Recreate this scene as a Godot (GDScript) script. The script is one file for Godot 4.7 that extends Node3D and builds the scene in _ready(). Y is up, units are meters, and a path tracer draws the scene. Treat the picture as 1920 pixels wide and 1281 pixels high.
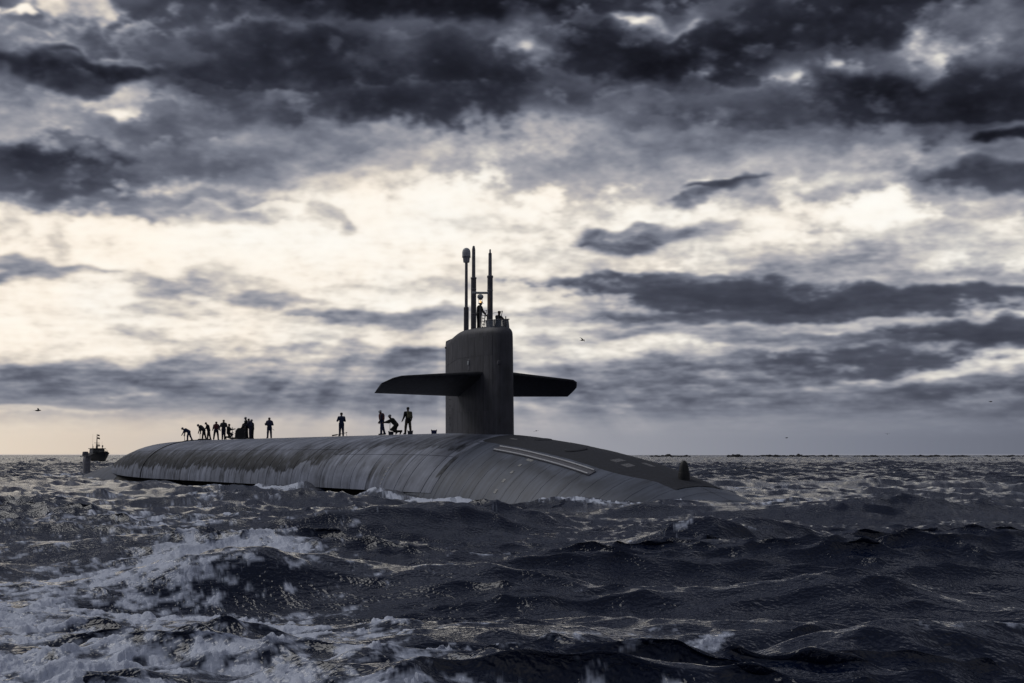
extends Node3D
# A ballistic-missile submarine under way on a rough sea below a stormy, back-lit sky.
# The camera stands 2.6 m above the water and looks along -Z; the submarine lies 75 to 205 m away, bow to the right.

const CAM_H := 2.6
const PITCH := 4.012
var M := {}            # materials by name
var used_names := {}

func _ready() -> void:
	var t0 := Time.get_ticks_msec()
	make_camera_and_light()
	print("sky ", Time.get_ticks_msec() - t0)
	make_materials()
	make_sea()
	print("sea ", Time.get_ticks_msec() - t0)
	make_breakwater()
	make_submarine()
	print("submarine ", Time.get_ticks_msec() - t0)
	make_patrol_boat()
	make_crew()
	print("crew ", Time.get_ticks_msec() - t0)
	make_deck_gear()
	make_gulls()
	print("done ", Time.get_ticks_msec() - t0)

# ------------------------------------------------------------------ camera, sky, sun
func make_camera_and_light() -> void:
	var cam := Camera3D.new()
	cam.name = "camera"
	cam.fov = 23.87
	cam.near = 0.5
	cam.far = 40000.0
	cam.position = Vector3(0, CAM_H, 0)
	cam.rotation_degrees = Vector3(PITCH, 0, 0)
	add_child(cam)
	cam.current = true
	var sun := DirectionalLight3D.new()
	sun.name = "sun"
	sun.light_energy = 0.3
	sun.light_color = Color(1.0, 0.99, 0.975)
	sun.light_angular_distance = 40.0
	sun.shadow_enabled = true
	# veiled by cloud, to the left of the view: it lights the flank that faces the camera and leaves the sail's front dark
	sun.rotation_degrees = Vector3(-42.0, 180.0 + 66.0, 0)
	add_child(sun)
	var env := Environment.new()
	env.background_mode = Environment.BG_SKY
	var pano := PanoramaSkyMaterial.new()
	pano.panorama = ImageTexture.create_from_image(paint_sky())
	var sky := Sky.new()
	sky.sky_material = pano
	env.sky = sky
	env.sky_rotation = Vector3(0, PI, 0)
	env.background_energy_multiplier = 1.0
	env.tonemap_mode = Environment.TONE_MAPPER_LINEAR
	env.tonemap_exposure = 1.0
	env.sdfgi_enabled = true
	env.ssao_enabled = true
	env.ssil_enabled = true
	var we := WorldEnvironment.new()
	we.name = "world_environment"
	we.environment = env
	add_child(we)

func fnl(kind: int, seed_: int, freq: float, oct := 1, gain := 0.5, lac := 2.0, frac := FastNoiseLite.FRACTAL_FBM) -> FastNoiseLite:
	var n := FastNoiseLite.new()
	n.noise_type = kind
	n.seed = seed_
	n.frequency = freq
	n.fractal_type = frac if oct > 1 else FastNoiseLite.FRACTAL_NONE
	n.fractal_octaves = oct
	n.fractal_gain = gain
	n.fractal_lacunarity = lac
	return n

func sky_tone(l: float, warm: float) -> Color:
	# the tone of cloud of lightness l (0 storm grey .. 1 sunlit), from blue-grey to cream
	var stops := [[0.0, 0.045, 0.047, 0.07], [0.18, 0.165, 0.174, 0.216], [0.34, 0.325, 0.34, 0.392], [0.5, 0.478, 0.494, 0.545], [0.68, 0.675, 0.675, 0.70], [0.84, 0.85, 0.84, 0.82], [0.94, 0.96, 0.948, 0.922], [1.02, 1.0, 0.998, 0.98]]
	var c := Color(0.045, 0.047, 0.07)
	for i in range(1, stops.size()):
		var a: Array = stops[i - 1]
		var b: Array = stops[i]
		if l <= b[0] or i == stops.size() - 1:
			var k: float = clampf((l - a[0]) / (b[0] - a[0]), 0.0, 1.0)
			c = Color(lerpf(a[1], b[1], k), lerpf(a[2], b[2], k), lerpf(a[3], b[3], k))
			break
	return Color(clampf(c.r * (1.0 + 0.02 * warm), 0, 1), clampf(c.g * (1.0 - 0.012 * warm), 0, 1), clampf(c.b * (1.0 - 0.045 * warm), 0, 1))

# One cloud of the sky: where it stands (degrees of azimuth and of height above the horizon), its half extents in degrees, its slant, its lightness, how soft and how dense it is.
func clouds_in_view() -> Array:
	return [
		[-6.46, 7.76, 8.17, 1.88, 0, 0.97, 0.9, 0.9],
		[-12.55, 7.48, 4.94, 1.22, 0, 0.96, 0.7, 0.85],
		[-15.40, 4.94, 6.27, 2.07, 0, 0.87, 0.9, 0.8],
		[-1.90, 8.52, 3.23, 1.32, 0, 0.95, 0.7, 0.8],
		[-4.94, 5.51, 4.94, 1.32, 0, 0.86, 0.8, 0.7],
		[7.03, 7.95, 6.84, 1.13, 0, 0.9, 0.8, 0.85],
		[4.18, 7.20, 3.80, 1.13, 0, 0.8, 0.8, 0.6],
		[13.31, 8.05, 1.81, 0.94, 0, 0.99, 0.8, 0.9],
		[15.97, 7.20, 2.85, 0.94, 0, 0.85, 0.7, 0.7],
		[0.38, 5.51, 2.28, 2.07, 0, 0.84, 0.8, 0.7],
		[3.04, 3.82, 3.61, 0.53, 0, 0.88, 0.6, 0.75],
		[0.76, 4.38, 2.66, 0.75, 0, 0.85, 0.7, 0.6],
		[15.78, 3.06, 3.42, 0.49, 6, 0.8, 0.6, 0.8],
		[11.41, 2.22, 3.23, 0.30, 2, 0.62, 0.7, 0.6],
		[-2.09, 11.24, 7.98, 1.13, 4, 0.62, 0.8, 0.7],
		[-3.80, 10.39, 4.37, 0.85, 6, 0.66, 0.8, 0.6],
		[3.61, 10.96, 4.18, 1.32, 0, 0.62, 0.9, 0.6],
		[10.27, 10.02, 4.56, 0.75, 0, 0.66, 0.8, 0.6],
		[-7.60, 11.99, 4.18, 0.85, 0, 0.3, 0.9, 0.7],
		[-11.98, 14.91, 4.94, 1.32, 0, 0.3, 0.9, 0.6],
		[-17.11, 13.59, 2.85, 2.26, 0, 0.48, 0.9, 0.6],
		[-15.97, 15.51, 1.10, 0.64, 0, 0.9, 1, 0.9],
		[-15.93, 15.62, 0.49, 0.30, 0, 1.02, 0.8, 0.9],
		[-15.40, 15.09, 1.71, 0.75, 0, 0.74, 0.8, 0.6],
		[-17.26, 14.83, 0.49, 0.26, 0, 0.99, 0.6, 0.95],
		[-18.10, 14.98, 0.34, 0.23, 0, 0.97, 0.6, 0.9],
		[-14.45, 15.19, 0.46, 0.49, 0, 0.7, 0.6, 0.8],
		[-13.88, 12.18, 2.47, 0.75, 0, 0.74, 0.7, 0.75],
		[-13.40, 11.62, 1.14, 0.32, 8, 0.9, 0.9, 0.9],
		[-13.35, 11.56, 0.49, 0.15, 8, 1.02, 0.8, 0.8],
		[-15.97, 11.80, 2.09, 0.56, 0, 0.62, 0.8, 0.6],
		[-6.08, 13.21, 7.22, 1.97, 5, 0.21, 0.7, 0.9],
		[-7.60, 13.97, 4.37, 1.13, 0, 0.19, 0.7, 0.75],
		[-1.14, 13.21, 4.18, 1.41, -6, 0.19, 0.6, 0.85],
		[-3.80, 12.37, 3.80, 0.75, 4, 0.19, 0.6, 0.7],
		[-1.52, 15.77, 10.65, 0.64, 0, 0.09, 0.7, 0.9],
		[0.95, 14.91, 2.28, 0.75, 0, 0.3, 0.8, 0.6],
		[5.51, 15.81, 2.85, 0.49, 0, 0.34, 0.8, 0.5],
		[0.57, 14.15, 0.99, 0.79, 0, 0.55, 1, 0.7],
		[0.48, 14.19, 0.34, 0.30, 0, 0.7, 0.9, 0.6],
		[4.75, 15.13, 1.18, 0.26, -10, 0.66, 0.9, 0.7],
		[4.47, 15.21, 0.42, 0.11, -10, 0.85, 0.8, 0.7],
		[6.46, 14.87, 1.18, 0.75, -20, 0.52, 1, 0.7],
		[6.56, 14.91, 0.38, 0.30, -20, 0.66, 0.9, 0.6],
		[8.75, 15.47, 2.09, 0.56, 0, 0.38, 0.8, 0.6],
		[2.47, 12.74, 2.28, 0.75, 0, 0.33, 0.8, 0.7],
		[2.85, 14.34, 1.14, 1.03, 0, 0.14, 0.6, 0.85],
		[5.51, 13.68, 3.42, 0.98, -6, 0.11, 0.6, 0.95],
		[8.37, 13.97, 2.85, 1.13, 0, 0.14, 0.6, 0.85],
		[12.17, 15.19, 4.94, 1.13, 0, 0.15, 0.7, 0.85],
		[16.54, 15.85, 3.04, 0.64, 0, 0.12, 0.7, 0.8],
		[11.60, 14.62, 3.42, 0.75, -8, 0.15, 0.6, 0.8],
		[16.92, 14.34, 2.09, 1.22, 0, 0.44, 0.8, 0.8],
		[17.49, 15.09, 1.14, 0.56, 0, 0.36, 0.8, 0.6],
		[11.41, 13.03, 3.99, 0.85, -8, 0.36, 0.8, 0.6],
		[9.89, 13.03, 0.68, 0.56, 0, 0.6, 1, 0.8],
		[9.96, 13.03, 0.30, 0.34, -40, 0.8, 0.9, 0.7],
		[11.63, 13.70, 0.49, 0.24, -15, 0.64, 0.9, 0.8],
		[14.83, 13.44, 1.33, 0.79, -6, 0.58, 1, 0.8],
		[14.83, 13.50, 0.53, 0.26, -30, 0.72, 0.9, 0.6],
		[12.17, 12.65, 1.71, 0.68, -20, 0.16, 0.6, 0.85],
		[14.07, 11.99, 4.75, 1.03, -6, 0.13, 0.6, 0.92],
		[16.92, 11.99, 2.85, 1.41, 0, 0.15, 0.7, 0.85],
		[11.03, 11.99, 2.09, 0.85, -12, 0.22, 0.7, 0.7],
		[17.11, 10.68, 1.33, 0.34, 4, 0.11, 0.6, 0.9],
		[16.16, 11.05, 2.47, 0.26, 0, 0.4, 0.7, 0.5],
		[6.84, 11.80, 4.37, 1.03, -3, 0.27, 0.8, 0.75],
		[4.37, 11.99, 2.09, 0.64, 0, 0.34, 0.8, 0.6],
		[7.41, 10.77, 3.99, 0.64, -3, 0.44, 0.8, 0.7],
		[3.61, 10.21, 3.23, 0.45, 0, 0.52, 0.8, 0.6],
		[16.54, 9.45, 3.04, 0.51, -3, 0.2, 0.7, 0.9],
		[17.30, 10.02, 2.28, 0.41, 0, 0.36, 0.8, 0.5],
		[-17.49, 13.78, 2.09, 0.38, 0, 0.42, 0.7, 0.6],
		[-16.16, 13.18, 3.42, 0.60, -3, 0.18, 0.6, 0.92],
		[-13.88, 13.06, 1.71, 0.41, -5, 0.16, 0.6, 0.9],
		[-15.11, 12.56, 0.84, 0.49, 0, 0.2, 0.6, 0.8],
		[-16.54, 11.15, 3.23, 0.53, 0, 0.56, 0.9, 0.6],
		[-15.78, 9.55, 4.56, 1.24, 0, 0.22, 0.7, 0.92],
		[-16.54, 9.83, 2.09, 0.68, 0, 0.19, 0.6, 0.6],
		[-13.78, 10.06, 0.84, 0.49, 0, 0.15, 0.6, 0.7],
		[-15.40, 9.04, 2.09, 0.30, 0, 0.16, 0.6, 0.7],
		[-11.98, 10.39, 3.04, 1.41, -4, 0.35, 0.8, 0.8],
		[-10.27, 9.83, 4.18, 0.98, 0, 0.38, 0.8, 0.7],
		[-6.84, 10.58, 3.80, 0.83, 4, 0.42, 0.8, 0.7],
		[-9.70, 11.90, 2.09, 0.75, 0, 0.33, 0.8, 0.7],
		[-12.55, 8.61, 4.94, 0.60, 2, 0.42, 0.8, 0.75],
		[-10.08, 8.23, 2.47, 0.41, -2, 0.48, 0.7, 0.6],
		[-8.75, 9.55, 2.47, 0.49, 6, 0.5, 0.8, 0.6],
		[-6.08, 9.74, 2.47, 0.41, 6, 0.72, 0.8, 0.6],
		[7.51, 9.42, 1.44, 0.30, 3, 0.22, 0.6, 0.95],
		[6.27, 9.04, 1.14, 0.23, 8, 0.38, 0.7, 0.8],
		[11.41, 9.45, 2.85, 0.34, 4, 0.74, 0.7, 0.7],
		[10.84, 9.12, 3.04, 0.23, 3, 0.62, 0.7, 0.6],
		[-6.84, 8.42, 0.87, 0.64, -30, 0.66, 0.5, 0.85],
		[-6.08, 8.05, 0.91, 0.30, -28, 0.66, 0.5, 0.8],
		[-1.14, 8.23, 2.47, 0.45, -3, 0.72, 0.7, 0.8],
		[2.66, 8.52, 1.33, 0.34, 0, 0.68, 0.7, 0.7],
		[11.41, 8.33, 0.76, 0.49, 0, 0.88, 0.5, 0.6],
		[3.99, 7.48, 2.00, 0.56, 0, 0.3, 0.7, 0.9],
		[6.27, 7.76, 2.47, 0.49, 4, 0.46, 0.7, 0.8],
		[9.13, 7.20, 1.90, 0.41, 0, 0.66, 0.7, 0.7],
		[12.93, 7.01, 3.04, 0.75, 8, 0.64, 0.7, 0.8],
		[11.41, 6.64, 2.85, 0.56, 4, 0.56, 0.7, 0.7],
		[15.59, 7.39, 2.09, 0.49, -8, 0.6, 0.7, 0.7],
		[16.54, 8.52, 2.28, 0.38, 4, 0.64, 0.7, 0.7],
		[-17.11, 6.26, 2.09, 0.49, 0, 0.5, 0.7, 0.85],
		[-17.78, 5.88, 0.95, 0.26, 0, 0.42, 0.7, 0.8],
		[-15.68, 7.20, 0.53, 0.75, 0, 0.66, 0.6, 0.7],
		[-17.21, 7.58, 0.84, 0.45, 0, 0.7, 0.6, 0.7],
		[-15.59, 6.26, 1.90, 0.26, 0, 0.5, 0.7, 0.7],
		[-12.17, 5.73, 1.81, 0.53, -2, 0.54, 0.7, 0.85],
		[-11.98, 4.98, 1.71, 0.30, 0, 0.6, 0.7, 0.7],
		[-9.70, 5.88, 2.09, 0.64, -6, 0.64, 0.8, 0.8],
		[-8.37, 5.41, 2.47, 0.30, -3, 0.5, 0.7, 0.75],
		[-5.32, 4.76, 2.85, 0.45, -2, 0.43, 0.7, 0.85],
		[-3.23, 4.85, 2.85, 0.41, 2, 0.48, 0.7, 0.8],
		[-2.47, 5.88, 2.28, 0.38, 0, 0.6, 0.8, 0.6],
		[-12.83, 4.10, 1.25, 0.26, -6, 0.6, 0.7, 0.7],
		[-4.94, 5.79, 2.09, 0.26, 0, 0.66, 0.8, 0.6],
		[6.27, 5.88, 5.70, 0.53, -2, 0.2, 0.6, 0.95],
		[3.23, 6.07, 2.09, 0.26, -4, 0.36, 0.7, 0.8],
		[9.89, 5.23, 7.22, 0.68, -2, 0.15, 0.6, 0.95],
		[7.03, 4.76, 4.94, 0.26, 0, 0.26, 0.7, 0.7],
		[15.21, 5.51, 4.56, 0.34, 0, 0.22, 0.7, 0.8],
		[8.75, 6.35, 4.94, 0.26, 4, 0.5, 0.7, 0.6],
		[12.55, 6.17, 4.56, 0.30, 0, 0.55, 0.7, 0.7],
		[16.54, 5.98, 2.28, 0.26, 0, 0.56, 0.7, 0.6],
		[7.03, 4.29, 4.18, 0.24, 0, 0.52, 0.7, 0.8],
		[14.07, 4.53, 4.94, 0.19, 2, 0.62, 0.6, 0.75],
		[11.41, 4.00, 4.56, 0.26, 0, 0.38, 0.7, 0.75],
		[16.54, 4.15, 3.99, 0.49, 0, 0.17, 0.6, 0.95],
		[12.93, 3.72, 3.04, 0.19, 0, 0.5, 0.7, 0.6],
		[1.71, 4.94, 2.47, 0.26, 0, 0.5, 0.8, 0.7],
		[1.52, 4.00, 2.09, 0.34, 0, 0.55, 0.8, 0.6],
		[4.37, 4.38, 2.47, 0.19, 0, 0.5, 0.7, 0.6],
		[11.41, 3.06, 4.94, 0.68, 2, 0.26, 0.6, 0.95],
		[7.03, 2.78, 4.94, 0.79, 0, 0.4, 0.8, 0.85],
		[3.04, 2.31, 6.27, 0.75, 0, 0.46, 0.8, 0.8],
		[8.37, 1.94, 7.22, 0.53, 0, 0.46, 0.9, 0.7],
		[15.59, 2.03, 4.94, 0.41, 0, 0.36, 0.8, 0.85],
		[17.49, 1.37, 3.23, 0.64, 0, 0.42, 0.9, 0.7],
		[14.07, 2.59, 2.47, 0.17, 3, 0.68, 0.6, 0.7],
		[-2.66, 3.25, 3.61, 0.68, 3, 0.42, 0.7, 0.9],
		[-4.94, 3.06, 2.66, 0.41, 0, 0.46, 0.8, 0.7],
		[-1.90, 3.63, 2.09, 0.26, 4, 0.38, 0.7, 0.6],
		[-15.97, 2.50, 4.94, 0.75, 0, 0.42, 0.8, 0.85],
		[-12.55, 2.59, 3.61, 0.64, 0, 0.46, 0.8, 0.75],
		[-10.08, 3.06, 2.47, 0.75, 0, 0.5, 0.8, 0.7],
		[-7.60, 2.12, 6.46, 0.75, 0, 0.46, 0.8, 0.75],
		[-3.42, 1.94, 3.42, 0.75, 0, 0.46, 0.9, 0.7],
		[-9.13, 3.10, 1.14, 0.11, 0, 0.62, 0.9, 0.6],
		[-13.59, 2.07, 1.05, 0.09, 0, 0.6, 0.9, 0.6],
		[-16.54, 1.52, 2.66, 0.15, 0, 0.8, 0.7, 0.6],
		[-6.46, 3.72, 3.04, 0.30, 0, 0.5, 0.7, 0.6],
		[-8.75, 4.00, 1.71, 0.19, 0, 0.68, 0.7, 0.6],
		[0.76, 1.65, 3.80, 0.23, 0, 0.66, 0.9, 0.5],
	]

func paint_sky() -> Image:
	var W := 4096
	var H := 4096
	# --- the whole dome, coarse: banks of storm cloud with brighter breaks, flatter and paler towards the horizon
	var gw := 768
	var gh := 384
	var bank := fnl(FastNoiseLite.TYPE_SIMPLEX_SMOOTH, 11, 1.0, 5, 0.52)
	var rag := fnl(FastNoiseLite.TYPE_SIMPLEX_SMOOTH, 12, 1.0, 4, 0.55)
	var coarse := Image.create(gw, gh, false, Image.FORMAT_RGB8)
	for j in gh:
		var el := 90.0 - (j + 0.5) * 180.0 / gh
		for i in gw:
			var az := (i + 0.5) * 360.0 / gw - 180.0
			coarse.set_pixel(i, j, dome_color(az, maxf(el, 0.0), bank, rag))
	coarse.resize(W, H, Image.INTERPOLATE_BILINEAR)
	# --- the part in view, cloud by cloud
	var x0 := 1784
	var x1 := 2312
	var y1 := 2056
	var y0 := 1622
	var w := x1 - x0
	var h := y1 - y0
	var lum := PackedFloat32Array(); lum.resize(w * h)
	var wx := PackedFloat32Array(); wx.resize(w * h)
	var wy := PackedFloat32Array(); wy.resize(w * h)
	var edge := PackedFloat32Array(); edge.resize(w * h)
	var n_wx := fnl(FastNoiseLite.TYPE_SIMPLEX_SMOOTH, 21, 0.33, 4, 0.5)
	var n_wy := fnl(FastNoiseLite.TYPE_SIMPLEX_SMOOTH, 22, 0.4, 4, 0.5)
	var n_edge := fnl(FastNoiseLite.TYPE_SIMPLEX_SMOOTH, 23, 0.55, 6, 0.56)
	var n_fine := fnl(FastNoiseLite.TYPE_SIMPLEX_SMOOTH, 24, 1.6, 5, 0.68)
	var n_bil := fnl(FastNoiseLite.TYPE_SIMPLEX_SMOOTH, 25, 0.8, 5, 0.55, 2.1, FastNoiseLite.FRACTAL_RIDGED)
	for j in h:
		var el := 90.0 - (y0 + j + 0.5) * 180.0 / H
		# clouds lie flatter the nearer they are to the horizon
		var ev := 1.15 * el + 7.0 * (1.0 - exp(-maxf(el, 0.0) / 4.0))
		for i in w:
			var az := (x0 + i + 0.5) * 360.0 / W - 180.0
			var k := j * w + i
			wx[k] = az + 0.8 * n_wx.get_noise_2d(az, ev)
			wy[k] = el + 0.42 * n_wy.get_noise_2d(az, ev) * lerpf(0.5, 1.3, clampf(el / 14.0, 0.0, 1.0))
			edge[k] = n_edge.get_noise_2d(az * 0.8, ev) + 0.35 * n_fine.get_noise_2d(az, ev)
			# air: pale towards the left, where the sun is veiled; a hazy band of rain lies above the horizon
			var t := 0.5 + 0.5 * tanh(-az / 9.0)
			var l := lerpf(0.60, 0.84, t)
			l = lerpf(l, 0.33, smoothstep(7.5, 13.5, el))
			l = lerpf(l, lerpf(0.35, 0.48, t), exp(-pow((el - 2.05) / 0.95, 2.0)) * 0.9)
			l = lerpf(l, clampf(0.645 - az * 0.0115, 0.3, 0.86), smoothstep(1.75, 0.5, el))
			lum[k] = l
	for s in clouds_in_view():
		var ca := cos(deg_to_rad(s[4]))
		var sa := sin(deg_to_rad(s[4]))
		var rx: float = s[2]
		var ry: float = s[3]
		var lite: float = s[5]
		var soft: float = s[6] * 0.85
		var dense: float = s[7]
		var reach := (maxf(rx, 0.4) * 1.7 + 1.2)
		var reach_y := (ry * 1.7 + absf(sa) * rx * 1.4 + 0.9)
		var i0: int = clampi(int((s[0] - reach + 180.0) * W / 360.0) - x0, 0, w)
		var i1: int = clampi(int((s[0] + reach + 180.0) * W / 360.0) - x0, 0, w)
		var j0: int = clampi(int((90.0 - s[1] - reach_y) * H / 180.0) - y0, 0, h)
		var j1: int = clampi(int((90.0 - s[1] + reach_y) * H / 180.0) - y0, 0, h)
		var big := clampf(ry / 0.8, 0.35, 1.0)
		for j in range(j0, j1):
			for i in range(i0, i1):
				var k := j * w + i
				var dx := wx[k] - float(s[0])
				var dy := wy[k] - float(s[1])
				var u := (dx * ca + dy * sa) / rx
				var v := (-dx * sa + dy * ca) / ry
				var d := sqrt(u * u + v * v)
				var f := 1.0 - d + edge[k] * 0.75 * big
				if f <= -soft * 0.5:
					continue
				# crisp above, soft below; thinner and paler towards its rim
				var s_ := soft * (0.75 if v > 0.0 else 1.35)
				var a := smoothstep(-soft * 0.5, s_, f) * dense
				var t_ := lite + (0.10 * clampf(0.6 - f, 0.0, 0.6) + 0.13 * edge[k] if lite < 0.5 else 0.08 * edge[k])
				lum[k] = lerpf(lum[k], maxf(t_, 0.06), a)
				# sunlit upper fringe of a dark cloud
				if lite < 0.5 and v > 0.0 and s[1] > 3.5:
					var g := (f + soft * 0.12) / 0.16
					lum[k] += 0.11 * exp(-g * g) * minf(v, 1.0) * dense * clampf(0.5 + 1.6 * edge[k], 0.0, 1.0)
	# grain of the cloud itself, shafts of light under the broken cloud, then colour
	var fine := Image.create(w, h, false, Image.FORMAT_RGBA8)
	for j in h:
		var el := 90.0 - (y0 + j + 0.5) * 180.0 / H
		var ev := 1.25 * el + 8.0 * (1.0 - exp(-maxf(el, 0.0) / 4.0))
		for i in w:
			var az := (x0 + i + 0.5) * 360.0 / W - 180.0
			var k := j * w + i
			var l := lum[k]
			var fb := n_fine.get_noise_2d(az * 0.7 + 40.0, ev)
			var mid := n_edge.get_noise_2d(az * 0.5 + 90.0, ev * 0.7)
			var bil := n_bil.get_noise_2d(az * 0.9 + wx[k] * 0.3, ev)
			var streak := n_fine.get_noise_2d(az * 0.22 + 7.0, ev * 0.75) * smoothstep(10.5, 7.0, el)
			var calm := smoothstep(0.4, 2.6, el)
			l += calm * ((0.055 * fb * smoothstep(0.2, 0.6, l) + 0.085 * mid + 0.12 * streak) * smoothstep(-0.2, 0.35, l) + 0.075 * bil * smoothstep(0.45, 0.75, l))
			l += 0.10 * calm * maxf(0.0, edge[k]) * smoothstep(0.5, 0.8, l)
			# shafts fan out from behind the cloud at azimuth -3, 9 degrees up
			if el < 5.0:
				var ang := rad_to_deg(atan2(az + 2.5, 9.5 - el))
				var sh := n_edge.get_noise_2d(ang * 0.16 + 300.0, 3.0) * smoothstep(5.0, 3.6, el) * smoothstep(0.2, 1.8, el)
				l += 0.13 * sh * smoothstep(12.0, 5.0, absf(az + 3.0))
			l = lerpf(l, smoothstep(-0.06, 1.0, l), 0.85 * calm)
			if l < 0.34 and el < 10.5:
				# low clouds are never black: the air before them is lit
				l = lerpf(l, 0.215 + 0.125 * maxf(l, 0.0) / 0.34, smoothstep(10.5, 9.0, el))
			var warm := clampf(0.55 + 0.5 * n_wx.get_noise_2d(az * 0.5, el * 0.8) - az * 0.018, 0.0, 1.0) * smoothstep(0.55, 0.8, l) + 0.9 * smoothstep(2.2, 0.6, el) * smoothstep(2.0, -14.0, az)
			var c := sky_tone(clampf(l, 0.03, 1.02), warm)
			var m := smoothstep(23.2, 19.0, absf(az)) * smoothstep(18.6, 16.4, el)
			c.a = m
			fine.set_pixel(i, j, c)
	coarse.convert(Image.FORMAT_RGBA8)
	coarse.blend_rect(fine, Rect2i(0, 0, w, h), Vector2i(x0, y0))
	coarse.convert(Image.FORMAT_RGB8)
	return coarse

func dome_color(az: float, el: float, bank: FastNoiseLite, rag: FastNoiseLite) -> Color:
	var e := deg_to_rad(maxf(el, 1.5))
	var a := deg_to_rad(az)
	# a flat cloud deck seen from below
	var r := 1.0 / (sin(e) + 0.12)
	var p := Vector2(sin(a), -cos(a)) * r * cos(e)
	var n := bank.get_noise_2d(p.x * 0.5 + 7.3, p.y * 0.5) + 0.4 * rag.get_noise_2d(p.x * 1.6, p.y * 1.6)
	var l := 0.50 + 0.34 * n
	l = lerpf(l, 0.25 + 0.3 * n, smoothstep(32.0, 21.0, el))
	l = lerpf(l, 0.62 + 0.34 * n, smoothstep(10.0, 5.0, el))
	l = lerpf(l, 0.62, smoothstep(3.0, 0.5, el) * 0.8)
	return sky_tone(clampf(l, 0.08, 0.97), 0.3 * smoothstep(0.6, 0.85, l))

# ------------------------------------------------------------------ the sea
func fft_rows(re: PackedFloat32Array, im: PackedFloat32Array, n: int, step: int, stride: int) -> void:
	# inverse transform of n lines of n numbers, in place; element k of line l lies at l * stride + k * step
	var bits := int(round(log(n) / log(2.0)))
	var rev := PackedInt32Array(); rev.resize(n)
	for i in n:
		var r := 0
		for b in bits:
			if i & (1 << b):
				r |= 1 << (bits - 1 - b)
		rev[i] = r
	var cs := PackedFloat32Array(); cs.resize(n / 2)
	var sn := PackedFloat32Array(); sn.resize(n / 2)
	for i in n / 2:
		cs[i] = cos(TAU * i / n)
		sn[i] = sin(TAU * i / n)
	var ar := PackedFloat32Array(); ar.resize(n)
	var ai := PackedFloat32Array(); ai.resize(n)
	for l in n:
		var o := l * stride
		for i in n:
			var q := o + rev[i] * step
			ar[i] = re[q]
			ai[i] = im[q]
		var size := 2
		while size <= n:
			var half := size >> 1
			var tick := n / size
			var a := 0
			while a < n:
				var t := 0
				for k in range(a, a + half):
					var p := k + half
					var c := cs[t]
					var s := sn[t]
					var xr := ar[p] * c - ai[p] * s
					var xi := ar[p] * s + ai[p] * c
					ar[p] = ar[k] - xr
					ai[p] = ai[k] - xi
					ar[k] += xr
					ai[k] += xi
					t += tick
				a += size
			size <<= 1
		for i in n:
			var q := o + i * step
			re[q] = ar[i]
			im[q] = ai[i]

func wind_sea(n: int, length: float, shortest: float, longest: float, peak: float, heading: float, spread: float, sigma: float, seed_: int) -> PackedFloat32Array:
	# a tile of wind sea: (sideways x, height, sideways z, how much the surface folds) for every point of an n x n grid
	var rng := RandomNumberGenerator.new()
	rng.seed = seed_
	var size := n * n
	var hr := PackedFloat32Array(); hr.resize(size)
	var hi := PackedFloat32Array(); hi.resize(size)
	var xr := PackedFloat32Array(); xr.resize(size)
	var xi := PackedFloat32Array(); xi.resize(size)
	var zr := PackedFloat32Array(); zr.resize(size)
	var zi := PackedFloat32Array(); zi.resize(size)
	var kp := TAU / peak
	for j in n:
		var kz := TAU / length * (j if j < n / 2 else j - n)
		for i in n:
			var kx := TAU / length * (i if i < n / 2 else i - n)
			var k := sqrt(kx * kx + kz * kz)
			var g1 := rng.randfn()
			var g2 := rng.randfn()
			if k < TAU / longest or k > TAU / shortest:
				continue
			var off := cos((atan2(kz, kx) - heading))
			var dirw := pow(maxf(off, 0.0), spread) + 0.04
			var p := sqrt(exp(-1.25 * pow(kp / k, 2.0)) / pow(k, 4.0) * dirw)
			var at := j * n + i
			hr[at] = g1 * p
			hi[at] = g2 * p
			xr[at] = -g2 * p * kx / k
			xi[at] = g1 * p * kx / k
			zr[at] = -g2 * p * kz / k
			zi[at] = g1 * p * kz / k
	for pair in [[hr, hi], [xr, xi], [zr, zi]]:
		fft_rows(pair[0], pair[1], n, 1, n)
		fft_rows(pair[0], pair[1], n, n, 1)
	var sum := 0.0
	for q in size:
		sum += hr[q] * hr[q]
	var s := sigma / sqrt(sum / size)
	var out := PackedFloat32Array(); out.resize(size * 4)
	var cell := length / n
	for j in n:
		for i in n:
			var q := j * n + i
			var ip := j * n + (i + 1) % n
			var im := j * n + (i + n - 1) % n
			var jp := ((j + 1) % n) * n + i
			var jm := ((j + n - 1) % n) * n + i
			out[q * 4] = xr[q] * s
			out[q * 4 + 1] = hr[q] * s
			out[q * 4 + 2] = zr[q] * s
			out[q * 4 + 3] = -s * (xr[ip] - xr[im] + zr[jp] - zr[jm]) / (2.0 * cell)
	return out

func smoother(tile: PackedFloat32Array, n: int, times: int) -> PackedVector4Array:
	# the same tile on a finer grid, cubically interpolated across its edges
	var pad := 8
	var m := n + 2 * pad
	var src := Image.create_from_data(n, n, false, Image.FORMAT_RGBAF, tile.to_byte_array())
	var wide := Image.create(m, m, false, Image.FORMAT_RGBAF)
	for dj in [-1, 0, 1]:
		for di in [-1, 0, 1]:
			wide.blit_rect(src, Rect2i(0, 0, n, n), Vector2i(pad + di * n, pad + dj * n))
	wide.resize(m * times, m * times, Image.INTERPOLATE_CUBIC)
	var cut := wide.get_region(Rect2i(pad * times, pad * times, n * times, n * times))
	return cut.get_data().to_vector4_array()

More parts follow.
